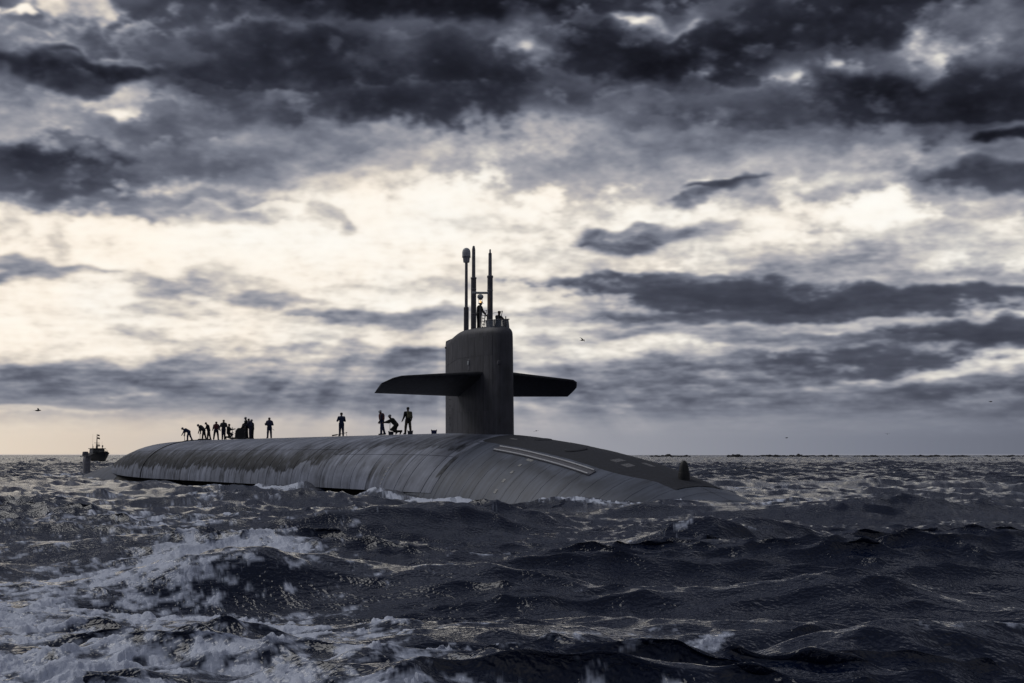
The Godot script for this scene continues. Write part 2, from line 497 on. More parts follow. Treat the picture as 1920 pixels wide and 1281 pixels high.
func slopes_to_normals(tile: PackedFloat32Array, n: int, length: float) -> ImageTexture:
	var im := Image.create(n, n, false, Image.FORMAT_RGB8)
	var cell := length / n
	for j in n:
		for i in n:
			var sx := (tile[(j * n + (i + 1) % n) * 4 + 1] - tile[(j * n + (i + n - 1) % n) * 4 + 1]) / (2.0 * cell)
			var sz := (tile[(((j + 1) % n) * n + i) * 4 + 1] - tile[(((j + n - 1) % n) * n + i) * 4 + 1]) / (2.0 * cell)
			var v := Vector3(-sx, sz, 1.0).normalized()
			im.set_pixel(i, j, Color(v.x * 0.5 + 0.5, v.y * 0.5 + 0.5, v.z * 0.5 + 0.5))
	return ImageTexture.create_from_image(im)

# Single waves one can point at: place x, z; bearing of the crest; height; half length along the crest; half width across.
func big_waves() -> Array:
	return [
		[-1.5, -32.6, -0.12, 0.775, 4.2, 1.9, 0.12],
		[-4.0, -55.8, -0.1, 0.75, 4.6, 2.6, 0.1],
		[5.6, -46.6, -0.08, 0.625, 2.6, 1.6, 0.25],
		[5.9, -20.0, -0.35, 0.625, 2.4, 1.1, 0.55],
		[-13.2, -115.1, 0, 0.9375, 3.2, 3, 0.45],
		[-3.2, -101.7, 0, 0.75, 3, 2.4, 0.5],
		[-5.7, -32.9, -0.1, 0.525, 2.6, 1.3, 0.35],
		[5.6, -29.7, -0.05, 0.375, 3.5, 1.6, 0],
		[-10.4, -44.8, 0.05, 0.35, 4, 2, 0.1],
		[0.9, -22.7, -0.15, 0.375, 3, 1.1, 0],
		[14.9, -65.6, 0, 0.4375, 4.5, 2.4, 0.1],
		[-2.8, -87.1, 1.1, 0.42, 3.2, 0.9, 0.8],
		[-5.1, -91.5, 1.1, 0.3, 2.2, 0.9, 0.7],
		[-8.4, -97.7, 1.1, 0.4, 2.6, 1, 0.7],
		[-13.0, -106.6, 1.1, 0.4, 3, 1, 0.6],
		[-18.2, -116.3, 1.1, 0.35, 3, 1, 0.5],
		[1.7, -79.3, 1.1, 0.35, 3.5, 1.2, 0.5],
	]

# Where foam floats: place x, z; half extents; turn; how dense.
func foam_patches() -> Array:
	return [
		[-6.1, -25.1, 3.3, 7.2, 0, 0.92],
		[-8.0, -36.8, 4.3, 9.5, 0, 0.85],
		[-13.9, -53.1, 4.7, 11.5, 0, 0.55],
		[-3.0, -23.9, 2.2, 5.4, 0, 0.72],
		[-4.4, -34.8, 2.9, 6.6, 0, 0.5],
		[-1.4, -25.0, 1.8, 3.8, 0, 0.5],
		[-0.4, -20.3, 1.7, 1.7, 0, 0.6],
		[0.6, -20.0, 1.1, 1.3, 0, 0.6],
		[1.7, -22.2, 1.6, 1.6, 0, 0.45],
		[-1.2, -37.9, 1.6, 3.9, 0, 0.35],
		[-9.0, -55.8, 4.1, 9.8, 0, 0.4],
		[-19.8, -96.3, 9.9, 22.1, 0, 0.3],
		[1.8, -98.5, 2.4, 7.3, 0, 0.95],
		[-0.7, -103.5, 1.0, 6.7, 0, 0.8],
		[-16.1, -148.1, 5.2, 24.2, 0, 0.6],
		[-19.7, -124.4, 6.4, 17.2, 0, 0.35],
		[-6.0, -123.1, 2.4, 11.3, 0, 0.8],
		[-4.0, -129.1, 2.1, 12.5, 0, 0.7],
		[-3.9, -68.3, 0.8, 5.2, 0, 0.8],
		[-2.8, -66.9, 0.9, 3.9, 0, 0.7],
		[6.6, -53.4, 0.7, 2.5, 0, 0.5],
		[6.7, -23.1, 0.8, 1.5, 0, 0.5],
		[17.4, -115.8, 4.2, 10.1, 0, 0.6],
		[12.5, -103.6, 4.1, 8.1, 0, 0.35],
		[6.3, -95.9, 2.8, 5.8, 0, 0.3],
		[-46.3, -202.7, 9.2, 30.4, 0, 0.3],
		[-5.0, -16.0, 6.0, 3.5, 0, 0.9],
		[-9.0, -22.0, 4.0, 4.0, 0, 0.88],
		[-1.0, -15.0, 3.0, 2.5, 0, 0.62],
		[0.6, -18.0, 1.6, 2.5, 0, 0.5],
		[-2.3, -87.3, 6.0, 1.5, 1.1, 1.15],
		[-5.6, -93.5, 4.0, 1.4, 1.1, 1],
		[-10.6, -103.3, 7.0, 1.5, 1.1, 1],
		[-17.3, -116.7, 8.0, 1.5, 1.1, 0.95],
		[-25.5, -132.7, 12.0, 1.6, 1.1, 0.85],
		[-36.0, -154.3, 14.0, 1.8, 1.1, 0.8],
		[-50.6, -185.0, 12.0, 3.0, 1.1, 0.9],
		[-55.2, -202.9, 8.0, 4.0, 1.1, 0.8],
		[4.2, -76.0, 6.0, 1.2, 1.1, 0.7],
		[12.2, -74.5, 5.0, 5.0, 1.1, 0.6],
	]

func make_sea() -> void:
	var LA := 118.0
	var LB := 23.0
	var heading := 1.92
	var ta := wind_sea(256, LA, 3.0, 50.0, 17.0, heading, 6.0, 0.205, 5)
	var A := smoother(ta, 256, 4)
	var NA := 1024
	var tb := wind_sea(256, LB, 0.45, 3.2, 2.6, 1.80, 7.0, 0.043, 9)
	var B := smoother(tb, 256, 4)
	var NB := 1024
	var ripples := wind_sea(256, 2.2, 0.03, 0.24, 0.2, heading + 0.1, 2.0, 0.0034, 13)
	var chop := wind_sea(256, 14.0, 0.16, 4.0, 3.4, heading, 1.5, 0.055, 17)
	var water := StandardMaterial3D.new()
	water.vertex_color_use_as_albedo = true
	water.roughness = 0.07
	water.metallic_specular = 0.36
	water.normal_enabled = true
	water.normal_texture = slopes_to_normals(ripples, 256, 2.2)
	water.uv1_scale = Vector3(1.0 / 2.2, 1.0 / 2.2, 1)
	var far_water := StandardMaterial3D.new()
	far_water.vertex_color_use_as_albedo = true
	far_water.roughness = 0.12
	far_water.metallic_specular = 0.36
	far_water.normal_enabled = true
	far_water.normal_scale = 1.2
	far_water.normal_texture = slopes_to_normals(chop, 256, 14.0)
	far_water.uv1_scale = Vector3(1.0 / 14.0, 1.0 / 14.0, 1)
	var mesh := ArrayMesh.new()
	var deep := Color(0.005, 0.010, 0.027)
	var thin := Color(0.44, 0.48, 0.58)
	var lace := fnl(FastNoiseLite.TYPE_SIMPLEX_SMOOTH, 31, 0.55, 4, 0.58, 2.1, FastNoiseLite.FRACTAL_RIDGED)
	var lace2 := fnl(FastNoiseLite.TYPE_SIMPLEX_SMOOTH, 35, 2.2, 5, 0.64)
	var blot := fnl(FastNoiseLite.TYPE_SIMPLEX_SMOOTH, 32, 0.16, 5, 0.55)
	var lump := fnl(FastNoiseLite.TYPE_SIMPLEX_SMOOTH, 33, 0.9, 5, 0.55)
	var gust := fnl(FastNoiseLite.TYPE_SIMPLEX_SMOOTH, 34, 0.012, 2)
	var waves := big_waves()
	var patches := foam_patches()
	# --- two fans of rings round the camera's foot, close-set in front: near water, then far water
	for far in [false, true]:
		var dense := 540 if far else 1060
		var az := PackedFloat32Array()
		for i in range(44):
			az.append(-180.0 + i * 158.0 / 44.0)
		for i in range(dense + 1):
			az.append(-22.0 + 44.0 * i / dense)
		for i in range(1, 45):
			az.append(22.0 + i * 158.0 / 44.0)
		var cols := az.size()
		var rad := PackedFloat32Array()
		var r := 150.0 if far else 8.0
		while r < (22000.0 if far else 150.0):
			rad.append(r)
			if not far:
				r += maxf(0.055, 0.36 * r * r / 4200.0)
			elif r < 480.0:
				r += 1.15
			else:
				r *= 1.012 if r < 1500.0 else 1.03
		if not far:
			rad.append(150.0)
		var rows := rad.size()
		var count := rows * cols
		var pos := PackedVector3Array(); pos.resize(count)
		var foam := PackedFloat32Array(); foam.resize(count)
		var uv := PackedVector2Array(); uv.resize(count)
		var tint := PackedColorArray(); tint.resize(count)
		var lumps := PackedFloat32Array(); lumps.resize(count)
		for j in rows:
			r = rad[j]
			var fa := lerpf(1.0, 1.2, smoothstep(350.0, 1000.0, r)) * lerpf(1.0, 0.0, smoothstep(3000.0, 9000.0, r))
			var fb := 1.0 - smoothstep(70.0, 190.0, r)
			var near_waves := []
			for wv in waves:
				if absf(Vector2(wv[0], wv[1]).length() - r) < (wv[4] + wv[5] * 3.0 + 2.0):
					near_waves.append(wv)
			var near_foam := []
			for p in patches:
				if absf(Vector2(p[0], p[1]).length() - r) < maxf(p[2], p[3]) * 1.6 + 1.0:
					near_foam.append(p)
			for i in cols:
				var a := deg_to_rad(az[i])
				var x := sin(a) * r
				var z := -cos(a) * r
				var q := j * cols + i
				uv[q] = Vector2(x, z)
				# long waves, sampled twice so that the tile never shows
				var fx := x / LA * NA + 311.0
				var fz := z / LA * NA + 5000.0 * NA
				var ix := int(floor(fx))
				var iz := int(floor(fz))
				var tx := fx - ix
				var tz := fz - iz
				var i0 := ix & 1023
				var i1 := (ix + 1) & 1023
				var j0 := (iz & 1023) << 10
				var j1 := ((iz + 1) & 1023) << 10
				var s := (A[j0 + i0] * (1.0 - tx) + A[j0 + i1] * tx) * (1.0 - tz) + (A[j1 + i0] * (1.0 - tx) + A[j1 + i1] * tx) * tz
				var x2 := (x * 0.94 - z * 0.34) * 0.71 + 37.0
				var z2 := (x * 0.34 + z * 0.94) * 0.71
				fx = x2 / LA * NA
				fz = z2 / LA * NA + 5000.0 * NA
				ix = int(floor(fx))
				iz = int(floor(fz))
				tx = fx - ix
				tz = fz - iz
				i0 = ix & 1023
				i1 = (ix + 1) & 1023
				j0 = (iz & 1023) << 10
				j1 = ((iz + 1) & 1023) << 10
				var s2 := (A[j0 + i0] * (1.0 - tx) + A[j0 + i1] * tx) * (1.0 - tz) + (A[j1 + i0] * (1.0 - tx) + A[j1 + i1] * tx) * tz
				var g := 1.0 + 0.5 * gust.get_noise_2d(x, z)
				var d := (s * 0.8 + s2 * 0.75) * fa * g
				var fold := d.w
				if fb < 1.0:
					# shorter seas of the same make, where the wavelets below are too fine to draw
					fx = (x * 0.8 + z * 0.6) * 2.5 / LA * NA
					fz = (z * 0.8 - x * 0.6) * 2.5 / LA * NA + 5000.0 * NA
					ix = int(floor(fx))
					iz = int(floor(fz))
					tx = fx - ix
					tz = fz - iz
					i0 = ix & 1023
					i1 = (ix + 1) & 1023
					j0 = (iz & 1023) << 10
					j1 = ((iz + 1) & 1023) << 10
					d += ((A[j0 + i0] * (1.0 - tx) + A[j0 + i1] * tx) * (1.0 - tz) + (A[j1 + i0] * (1.0 - tx) + A[j1 + i1] * tx) * tz) * (1.0 - fb) * lerpf(0.55, 1.5, smoothstep(350.0, 1000.0, r))
				if fb > 0.0:
					fx = x / LB * NB + 100.0
					fz = z / LB * NB + 5000.0 * NB
					ix = int(floor(fx))
					iz = int(floor(fz))
					tx = fx - ix
					tz = fz - iz
					i0 = ix & 1023
					i1 = (ix + 1) & 1023
					j0 = (iz & 1023) << 10
					j1 = ((iz + 1) & 1023) << 10
					d += ((B[j0 + i0] * (1.0 - tx) + B[j0 + i1] * tx) * (1.0 - tz) + (B[j1 + i0] * (1.0 - tx) + B[j1 + i1] * tx) * tz) * fb * (g + 2.5 * clampf(d.y, -0.1, 0.4))
				var y := d.y
				x += d.x * 1.05
				z += d.z * 1.05
				var bow_x := (uv[q].x - 11.0) / 8.5
				var bow_z := (uv[q].y + 72.5) / 4.5
				y += 0.7 * exp(-bow_x * bow_x - bow_z * bow_z)
				var crest := 0.0
				for wv in near_waves:
					var dx: float = uv[q].x - wv[0]
					var dz: float = uv[q].y - wv[1]
					var c := cos(float(wv[2]))
					var sn := sin(float(wv[2]))
					var al: float = (dx * c + dz * sn) / wv[4]
					var ac: float = (-dx * sn + dz * c) / wv[5]
					if absf(al) > 2.2 or absf(ac) > 4.0:
						continue
					# steep towards the camera (ac > 0), long slope behind, a trough before it
					var ends := exp(-al * al)
					ac += 0.35 * al * al
					var prof := exp(-ac * ac * (1.6 if ac > 0.0 else 0.55)) - 0.45 * exp(-pow(ac - 1.9, 2.0) * 0.8)
					y += wv[3] * ends * prof
					crest += wv[6] * ends * exp(-pow((ac - 0.15) * 2.2, 2.0)) 
				var f := -0.25
				var dn := 0.0
				for p in near_foam:
					var dx: float = uv[q].x - p[0]
					var dz: float = uv[q].y - p[1]
					var c := cos(float(p[4]))
					var sn := sin(float(p[4]))
					var u: float = (dx * c + dz * sn) / p[2]
					var v: float = (-dx * sn + dz * c) / p[3]
					var e := 1.0 - u * u - v * v
					if e > -0.6:
						dn = maxf(dn, p[5] * smoothstep(-0.6, 0.8, e))
				dn = minf(dn, 1.15) + crest + 0.2 * smoothstep(0.42, 0.8, fold) * (1.0 - smoothstep(200.0, 500.0, r))
				if dn > 0.02:
					# foam is drawn out along the wind
					var px := uv[q].x * 0.95 + uv[q].y * 0.3
					var pz := (uv[q].y * 0.95 - uv[q].x * 0.3) * 0.8
					var b1 := blot.get_noise_3d(px, y * 1.5, pz)
					var l1 := lace.get_noise_3d(px * 1.2, y * 1.8, pz * 1.2)
					f = dn * 0.95 - 0.36 + 0.7 * b1 - 0.72 * l1 + 0.75 * lace2.get_noise_3d(px * 1.3, y * 2.0, pz * 1.3)
					if f > -0.15:
						lumps[q] = lump.get_noise_2d(x, z * 1.3)
				foam[q] = f - 0.34
				tint[q] = deep.lerp(thin, smoothstep(-0.04, 0.30, f) * 0.9)
				pos[q] = Vector3(x, y, z)
		var nor := grid_normals(pos, rows, cols)
		var idx := PackedInt32Array(); idx.resize((rows - 1) * (cols - 1) * 6)
		var w := 0
		for j in rows - 1:
			for i in cols - 1:
				var q := j * cols + i
				idx[w] = q; idx[w + 1] = q + cols; idx[w + 2] = q + 1
				idx[w + 3] = q + 1; idx[w + 4] = q + cols; idx[w + 5] = q + cols + 1
				w += 6
		add_sheet(mesh, pos, nor, uv, idx, far_water if far else water, tint)
		print("sea faces ", idx.size() / 3)
		if not far:
			make_foam(pos, nor, uv, foam, lumps, rows, cols, dense)
	var sea := MeshInstance3D.new()
	sea.name = "sea"
	sea.mesh = mesh
	sea.set_meta("kind", "structure")
	add_child(sea)

func make_foam(pos: PackedVector3Array, nor: PackedVector3Array, uv: PackedVector2Array, foam: PackedFloat32Array, lumps: PackedFloat32Array, rows: int, cols: int, dense: int) -> void:
	# a lumpy layer that rises out of the water where the foam is dense
	var keep := PackedInt32Array(); keep.resize(pos.size()); keep.fill(-1)
	var fpos := PackedVector3Array()
	var fuv := PackedVector2Array()
	var fidx := PackedInt32Array()
	var c0 := 44
	var c1 := 44 + dense
	for j in rows - 1:
		for i in range(c0, c1):
			var q := j * cols + i
			for tri in [[q, q + cols, q + 1], [q + 1, q + cols, q + cols + 1]]:
				if foam[tri[0]] <= 0.0 and foam[tri[1]] <= 0.0 and foam[tri[2]] <= 0.0:
					continue
				for v in tri:
					if keep[v] < 0:
						keep[v] = fpos.size()
						var f := foam[v]
						var up := 0.05 * clampf(f, -0.3, 0.2) + smoothstep(0.0, 0.45, f) * (0.02 + 0.13 * (lumps[v] + 0.1))
						fpos.append(pos[v] + nor[v] * up)
						fuv.append(uv[v])
					fidx.append(keep[v])
	var fnor := indexed_normals(fpos, fidx)
	var froth := StandardMaterial3D.new()
	froth.albedo_color = Color(0.52, 0.56, 0.66).linear_to_srgb()
	froth.roughness = 0.75
	var bubbly := NoiseTexture2D.new()
	bubbly.width = 512
	bubbly.height = 512
	bubbly.seamless = true
	bubbly.as_normal_map = true
	bubbly.bump_strength = 5.0
	bubbly.noise = fnl(FastNoiseLite.TYPE_SIMPLEX_SMOOTH, 36, 0.02, 5, 0.62)
	froth.normal_enabled = true
	froth.normal_texture = bubbly
	froth.uv1_scale = Vector3(0.55, 0.3, 1)
	var fm := ArrayMesh.new()
	add_sheet(fm, fpos, fnor, fuv, fidx, froth)
	var fo := MeshInstance3D.new()
	fo.name = "sea_foam"
	fo.mesh = fm
	fo.set_meta("kind", "stuff")
	fo.set_meta("label", "white foam and whitecaps floating on the rough dark sea")
	fo.set_meta("category", "foam")
	add_child(fo)
	print("foam faces ", fidx.size() / 3)

func grid_normals(pos: PackedVector3Array, rows: int, cols: int) -> PackedVector3Array:
	var nor := PackedVector3Array(); nor.resize(pos.size())
	for j in rows:
		var up := maxi(j - 1, 0) * cols
		var dn := mini(j + 1, rows - 1) * cols
		var o := j * cols
		for i in cols:
			var e := pos[o + mini(i + 1, cols - 1)] - pos[o + maxi(i - 1, 0)]
			var f := pos[dn + i] - pos[up + i]
			nor[o + i] = e.cross(f).normalized()
	if nor[nor.size() / 2].y < 0.0:
		for q in nor.size():
			nor[q] = -nor[q]
	return nor

func indexed_normals(pos: PackedVector3Array, idx: PackedInt32Array) -> PackedVector3Array:
	var nor := PackedVector3Array(); nor.resize(pos.size())
	var t := 0
	while t < idx.size():
		var a := idx[t]
		var b := idx[t + 1]
		var c := idx[t + 2]
		var n := (pos[c] - pos[a]).cross(pos[b] - pos[a])
		nor[a] += n
		nor[b] += n
		nor[c] += n
		t += 3
	for q in nor.size():
		nor[q] = nor[q].normalized()
	return nor

func add_sheet(mesh: ArrayMesh, pos: PackedVector3Array, nor: PackedVector3Array, uv: PackedVector2Array, idx: PackedInt32Array, mat: Material, colors := PackedColorArray()) -> void:
	var arr := []
	arr.resize(Mesh.ARRAY_MAX)
	if not colors.is_empty():
		arr[Mesh.ARRAY_COLOR] = colors
	arr[Mesh.ARRAY_VERTEX] = pos
	arr[Mesh.ARRAY_NORMAL] = nor
	arr[Mesh.ARRAY_TEX_UV] = uv
	arr[Mesh.ARRAY_INDEX] = idx
	mesh.add_surface_from_arrays(Mesh.PRIMITIVE_TRIANGLES, arr)
	mesh.surface_set_material(mesh.get_surface_count() - 1, mat)

# ------------------------------------------------------------------ names, parts, shapes
func numbered(called: String) -> String:
	var n: int = used_names.get(called, -1) + 1
	used_names[called] = n
	return called if n == 0 else "%s_%03d" % [called, n]

func thing(called: String, label: String, category: String, at: Vector3, turn := 0.0, group := "") -> Node3D:
	var o := Node3D.new()
	o.name = numbered(called)
	o.position = at
	o.rotation.y = turn
	add_child(o)
	o.set_meta("label", label)
	o.set_meta("category", category)
	if group != "":
		o.set_meta("group", group)
	return o

func part(parent: Node3D, called: String, mesh: Mesh, mat: Material, at := Vector3.ZERO, label := "") -> MeshInstance3D:
	var o := MeshInstance3D.new()
	o.name = called
	o.mesh = mesh
	o.material_override = mat
	o.position = at
	if label != "":
		o.set_meta("label", label)
	parent.add_child(o, true)
	return o

func paint(r: float, g: float, b: float, rough := 0.7, metal := 0.0) -> StandardMaterial3D:
	# linear base colour
	var m := StandardMaterial3D.new()
	m.albedo_color = Color(r, g, b).linear_to_srgb()
	m.roughness = rough
	m.metallic = metal
	return m

func grained(r: float, g: float, b: float, rough: float, scale: float, amount: float, seed_: int, stretch := Vector3.ONE) -> StandardMaterial3D:
	# paint with blotchy wear
	var m := paint(r, g, b, rough)
	var t := NoiseTexture2D.new()
	t.width = 256
	t.height = 256
	t.seamless = true
	t.noise = fnl(FastNoiseLite.TYPE_SIMPLEX_SMOOTH, seed_, 0.02, 5, 0.6)
	var ramp := Gradient.new()
	ramp.set_color(0, Color(1.0 - amount, 1.0 - amount, 1.0 - amount))
	ramp.set_color(1, Color(1, 1, 1))
	t.color_ramp = ramp
	m.albedo_texture = t
	m.uv1_triplanar = true
	m.uv1_scale = Vector3(scale, scale, scale) * stretch
	return m

func loft(rings: Array, closed: bool, cap_a := true, cap_b := true, uvs := []) -> ArrayMesh:
	# a skin over rings of equally many points; smooth along and across
	var n: int = rings[0].size()
	var pos := PackedVector3Array()
	var uv := PackedVector2Array()
	var idx := PackedInt32Array()
	var wrap := n if closed else n - 1
	for j in rings.size():
		for i in n:
			pos.append(rings[j][i])
			if uvs.is_empty():
				uv.append(Vector2(float(i) / n, float(j) / maxi(1, rings.size() - 1)))
			else:
				uv.append(uvs[j][i])
	for j in rings.size() - 1:
		for i in wrap:
			var a := j * n + i
			var b := j * n + (i + 1) % n
			idx.append_array([a, a + n, b, b, a + n, b + n])
	var ends := []
	if closed and cap_a:
		ends.append([0, 1])
	if closed and cap_b:
		ends.append([rings.size() - 1, -1])
	for e in ends:
		var c := Vector3.ZERO
		for p in rings[e[0]]:
			c += p
		var o := pos.size()
		pos.append(c / n)
		uv.append(uv[e[0] * n])
		for i in n:
			pos.append(rings[e[0]][i])
			uv.append(uv[e[0] * n + i])
		for i in n:
			var a := o + 1 + i
			var b := o + 1 + (i + 1) % n
			idx.append_array([o, a, b] if e[1] > 0 else [o, b, a])
	return finish(pos, uv, idx)

func finish(pos: PackedVector3Array, uv: PackedVector2Array, idx: PackedInt32Array, colors := PackedColorArray()) -> ArrayMesh:
	var m := ArrayMesh.new()
	var arr := []
	arr.resize(Mesh.ARRAY_MAX)
	arr[Mesh.ARRAY_VERTEX] = pos
	arr[Mesh.ARRAY_NORMAL] = indexed_normals(pos, idx)
	arr[Mesh.ARRAY_TEX_UV] = uv
	if not colors.is_empty():
		arr[Mesh.ARRAY_COLOR] = colors
	arr[Mesh.ARRAY_INDEX] = idx
	m.add_surface_from_arrays(Mesh.PRIMITIVE_TRIANGLES, arr)
	return m

func tube(points: Array, radii: Array, sides := 10) -> ArrayMesh:
	# a round bar along a line of points
	var rings := []
	for j in points.size():
		var d: Vector3
		if j == 0:
			d = points[1] - points[0]
		elif j == points.size() - 1:
			d = points[j] - points[j - 1]
		else:
			d = points[j + 1] - points[j - 1]
		if d.length() < 1e-6:
			d = Vector3.UP
		d = d.normalized()
		var a := d.cross(Vector3.RIGHT if absf(d.x) < 0.9 else Vector3.FORWARD).normalized()
		var b := d.cross(a)
		var ring := PackedVector3Array()
		for i in sides:
			var t := TAU * i / sides
			ring.append(points[j] + (a * cos(t) + b * sin(t)) * float(radii[j] if radii.size() > 1 else radii[0]))
		rings.append(ring)
	return loft(rings, true)

func lathe(profile: Array, sides := 16) -> ArrayMesh:
	# profile: [radius, height] from bottom to top
	var rings := []
	for p in profile:
		var ring := PackedVector3Array()
		for i in sides:
			var t := TAU * i / sides
			ring.append(Vector3(cos(t) * p[0], p[1], sin(t) * p[0]))
		rings.append(ring)
	return loft(rings, true)

func block(size: Vector3, bevel := 0.02, taper := 1.0) -> ArrayMesh:
	# a box with chamfered edges standing on y = 0; taper narrows or widens its top
	var hx := size.x / 2
	var hz := size.z / 2
	var b := minf(bevel, minf(size.y, minf(hx, hz)) * 0.45)
	var rings := []
	for l in [[0.0, b], [b, 0.0], [size.y - b, 0.0], [size.y, b]]:
		var k := lerpf(1.0, taper, l[0] / size.y)
		var x: float = hx * k - l[1]
		var z: float = hz * k - l[1]
		rings.append(PackedVector3Array([Vector3(x - b, l[0], z), Vector3(x, l[0], z - b), Vector3(x, l[0], -z + b), Vector3(x - b, l[0], -z), Vector3(-x + b, l[0], -z), Vector3(-x, l[0], -z + b), Vector3(-x, l[0], z - b), Vector3(-x + b, l[0], z)]))
	var pos := PackedVector3Array()
	# flat faces: every quad gets its own corners
	for j in rings.size() - 1:
		for i in 8:
			var q := (i + 1) % 8
			pos.append_array([rings[j][i], rings[j][q], rings[j + 1][i], rings[j][q], rings[j + 1][q], rings[j + 1][i]])
	for e in [[0, 1], [3, 0]]:
		for i in range(1, 7):
			if e[1]:
				pos.append_array([rings[e[0]][0], rings[e[0]][i + 1], rings[e[0]][i]])
			else:
				pos.append_array([rings[e[0]][0], rings[e[0]][i], rings[e[0]][i + 1]])
	var uv := PackedVector2Array(); uv.resize(pos.size())
	var idx := PackedInt32Array()
	for i in pos.size():
		idx.append(i)
	return finish(pos, uv, idx)

func joined(meshes: Array) -> ArrayMesh:
	# several shapes as one mesh: pairs of mesh and transform
	var st := SurfaceTool.new()
	st.begin(Mesh.PRIMITIVE_TRIANGLES)
	for m in meshes:
		st.append_from(m[0], 0, m[1])
	return st.commit()

func moved(v: Vector3) -> Transform3D:
	return Transform3D(Basis.IDENTITY, v)

func make_materials() -> void:
	M.sail = streaked(0.07, 0.073, 0.088, 41)
	M.plane = grained(0.05, 0.052, 0.064, 0.5, 0.5, 0.6, 42)
	M.deck = grained(0.026, 0.030, 0.046, 0.85, 0.7, 0.5, 43)
	M.mast = grained(0.24, 0.24, 0.27, 0.5, 0.6, 0.35, 44)
	M.dark_mast = grained(0.12, 0.12, 0.145, 0.55, 0.6, 0.35, 45)
	M.radome = grained(0.5, 0.51, 0.54, 0.5, 0.8, 0.2, 46)
	M.radar = grained(0.42, 0.45, 0.47, 0.45, 0.9, 0.2, 47)
	M.black = paint(0.012, 0.012, 0.013, 0.6)
	M.rubber = paint(0.02, 0.02, 0.022, 0.8)
	M.steel = paint(0.35, 0.36, 0.38, 0.4, 0.7)
	M.white_paint = grained(0.5, 0.5, 0.5, 0.6, 1.3, 0.6, 48)
	M.worn_mark = grained(0.32, 0.32, 0.34, 0.7, 1.7, 0.75, 49)
	M.underside = grained(0.02, 0.02, 0.022, 0.7, 0.3, 0.5, 50)
	M.rock = grained(0.035, 0.035, 0.038, 0.9, 0.2, 0.5, 51)
	M.hull_grey = grained(0.06, 0.065, 0.07, 0.5, 0.3, 0.35, 52)
	M.house_grey = grained(0.09, 0.095, 0.10, 0.5, 0.3, 0.3, 53)
	var glass := StandardMaterial3D.new()
	glass.albedo_color = Color(0.75, 0.8, 0.85, 0.25)
	glass.transparency = BaseMaterial3D.TRANSPARENCY_ALPHA
	glass.roughness = 0.05
	M.glass = glass
	var screen := StandardMaterial3D.new()
	screen.albedo_color = Color(0.35, 0.38, 0.42, 0.6)
	screen.transparency = BaseMaterial3D.TRANSPARENCY_ALPHA
	screen.roughness = 0.2
	M.screen = screen
	M.dark_glass = paint(0.02, 0.025, 0.03, 0.08)
	M.tub_blue = paint(0.012, 0.018, 0.09, 0.5)
	M.tub_dark = paint(0.02, 0.021, 0.03, 0.6)

func streaked(r: float, g: float, b: float, seed_: int) -> StandardMaterial3D:
	# paint that rain and salt have run down: fine upright streaks over broad blotches
	var w := 512
	var h := 256
	var im := Image.create(w, h, false, Image.FORMAT_RGB8)
	var st := fnl(FastNoiseLite.TYPE_SIMPLEX_SMOOTH, seed_, 1.0, 4, 0.6)
	var bl := fnl(FastNoiseLite.TYPE_SIMPLEX_SMOOTH, seed_ + 100, 1.0, 4, 0.55)
	for j in h:
		for i in w:
			var a := st.get_noise_2d(i * 0.07, j * 0.008)
			var c := bl.get_noise_2d(i * 0.018, j * 0.02)
			var k := clampf(0.72 + 0.32 * a + 0.35 * c, 0.2, 1.3)
			im.set_pixel(i, j, Color(r * k * 1.04, g * k, b * k).linear_to_srgb())
	var m := StandardMaterial3D.new()
	m.albedo_texture = ImageTexture.create_from_image(im)
	m.roughness = 0.6
	return m

# ------------------------------------------------------------------ the submarine
# In the submarine's own axes x runs to the bow, y up from the waterline, z to the side that faces the camera; x = 0 is the sail's front edge.
const SUB_AT := Vector3(0, 0, -98.6)
const SUB_TURN := -1.1006

func sub_to_world(p: Vector3) -> Vector3:
	return Transform3D(Basis(Vector3.UP, SUB_TURN), SUB_AT) * p

func along(table: Array, x: float, col: int) -> float:
	# smooth reading of a table of stations
	var n := table.size()
	for i in n - 1:
		if x >= table[i][0] and x <= table[i + 1][0]:
			var p0: float = table[maxi(i - 1, 0)][col]
			var p1: float = table[i][col]
			var p2: float = table[i + 1][col]
			var p3: float = table[mini(i + 2, n - 1)][col]
			var t: float = (x - table[i][0]) / (table[i + 1][0] - table[i][0])
			return clampf(cubic_interpolate(p1, p2, p0, p3, t), minf(p1, p2), maxf(p1, p2))
	return table[0][col] if x < table[0][0] else table[n - 1][col]

# stations: x, height of the top above the water, radius
var HULL := [[-131.0, -1.3, 0.3], [-126.0, -0.8, 1.4], [-119.0, -0.1, 2.8], [-112.0, 0.5, 4.0], [-104.0, 1.2, 5.2], [-96.0, 1.75, 6.1], [-85.0, 2.2, 6.4], [-12.0, 2.3, 6.4], [-8.0, 2.7, 6.4], [-5.0, 3.5, 6.4], [-3.0, 3.88, 6.4], [0.0, 3.8, 6.4], [4.0, 3.5, 6.4], [8.6, 3.05, 6.4], [13.8, 2.36, 6.4], [19.0, 1.4, 6.3], [22.0, 0.65, 6.1], [26.0, -0.35, 5.6], [30.0, -1.7, 4.8], [33.0, -2.8, 3.7], [36.0, -4.0, 2.2], [38.0, -6.0, 0.3]]
# x, height of the top, half width, height of the lower edge
var CASING := [[-98.6, 1.15, 0.25, 1.05], [-97.0, 1.55, 1.3, 0.98], [-92.0, 2.35, 3.0, 0.8], [-86.0, 3.1, 4.2, 0.62], [-78.0, 3.78, 5.25, 0.48], [-70.0, 3.98, 5.75, 0.4], [-62.0, 4.02, 5.9, 0.36], [-10.0, 4.02, 5.9, 0.34], [-3.0, 3.98, 5.82, 0.34], [2.0, 3.7, 5.7, 0.34]]

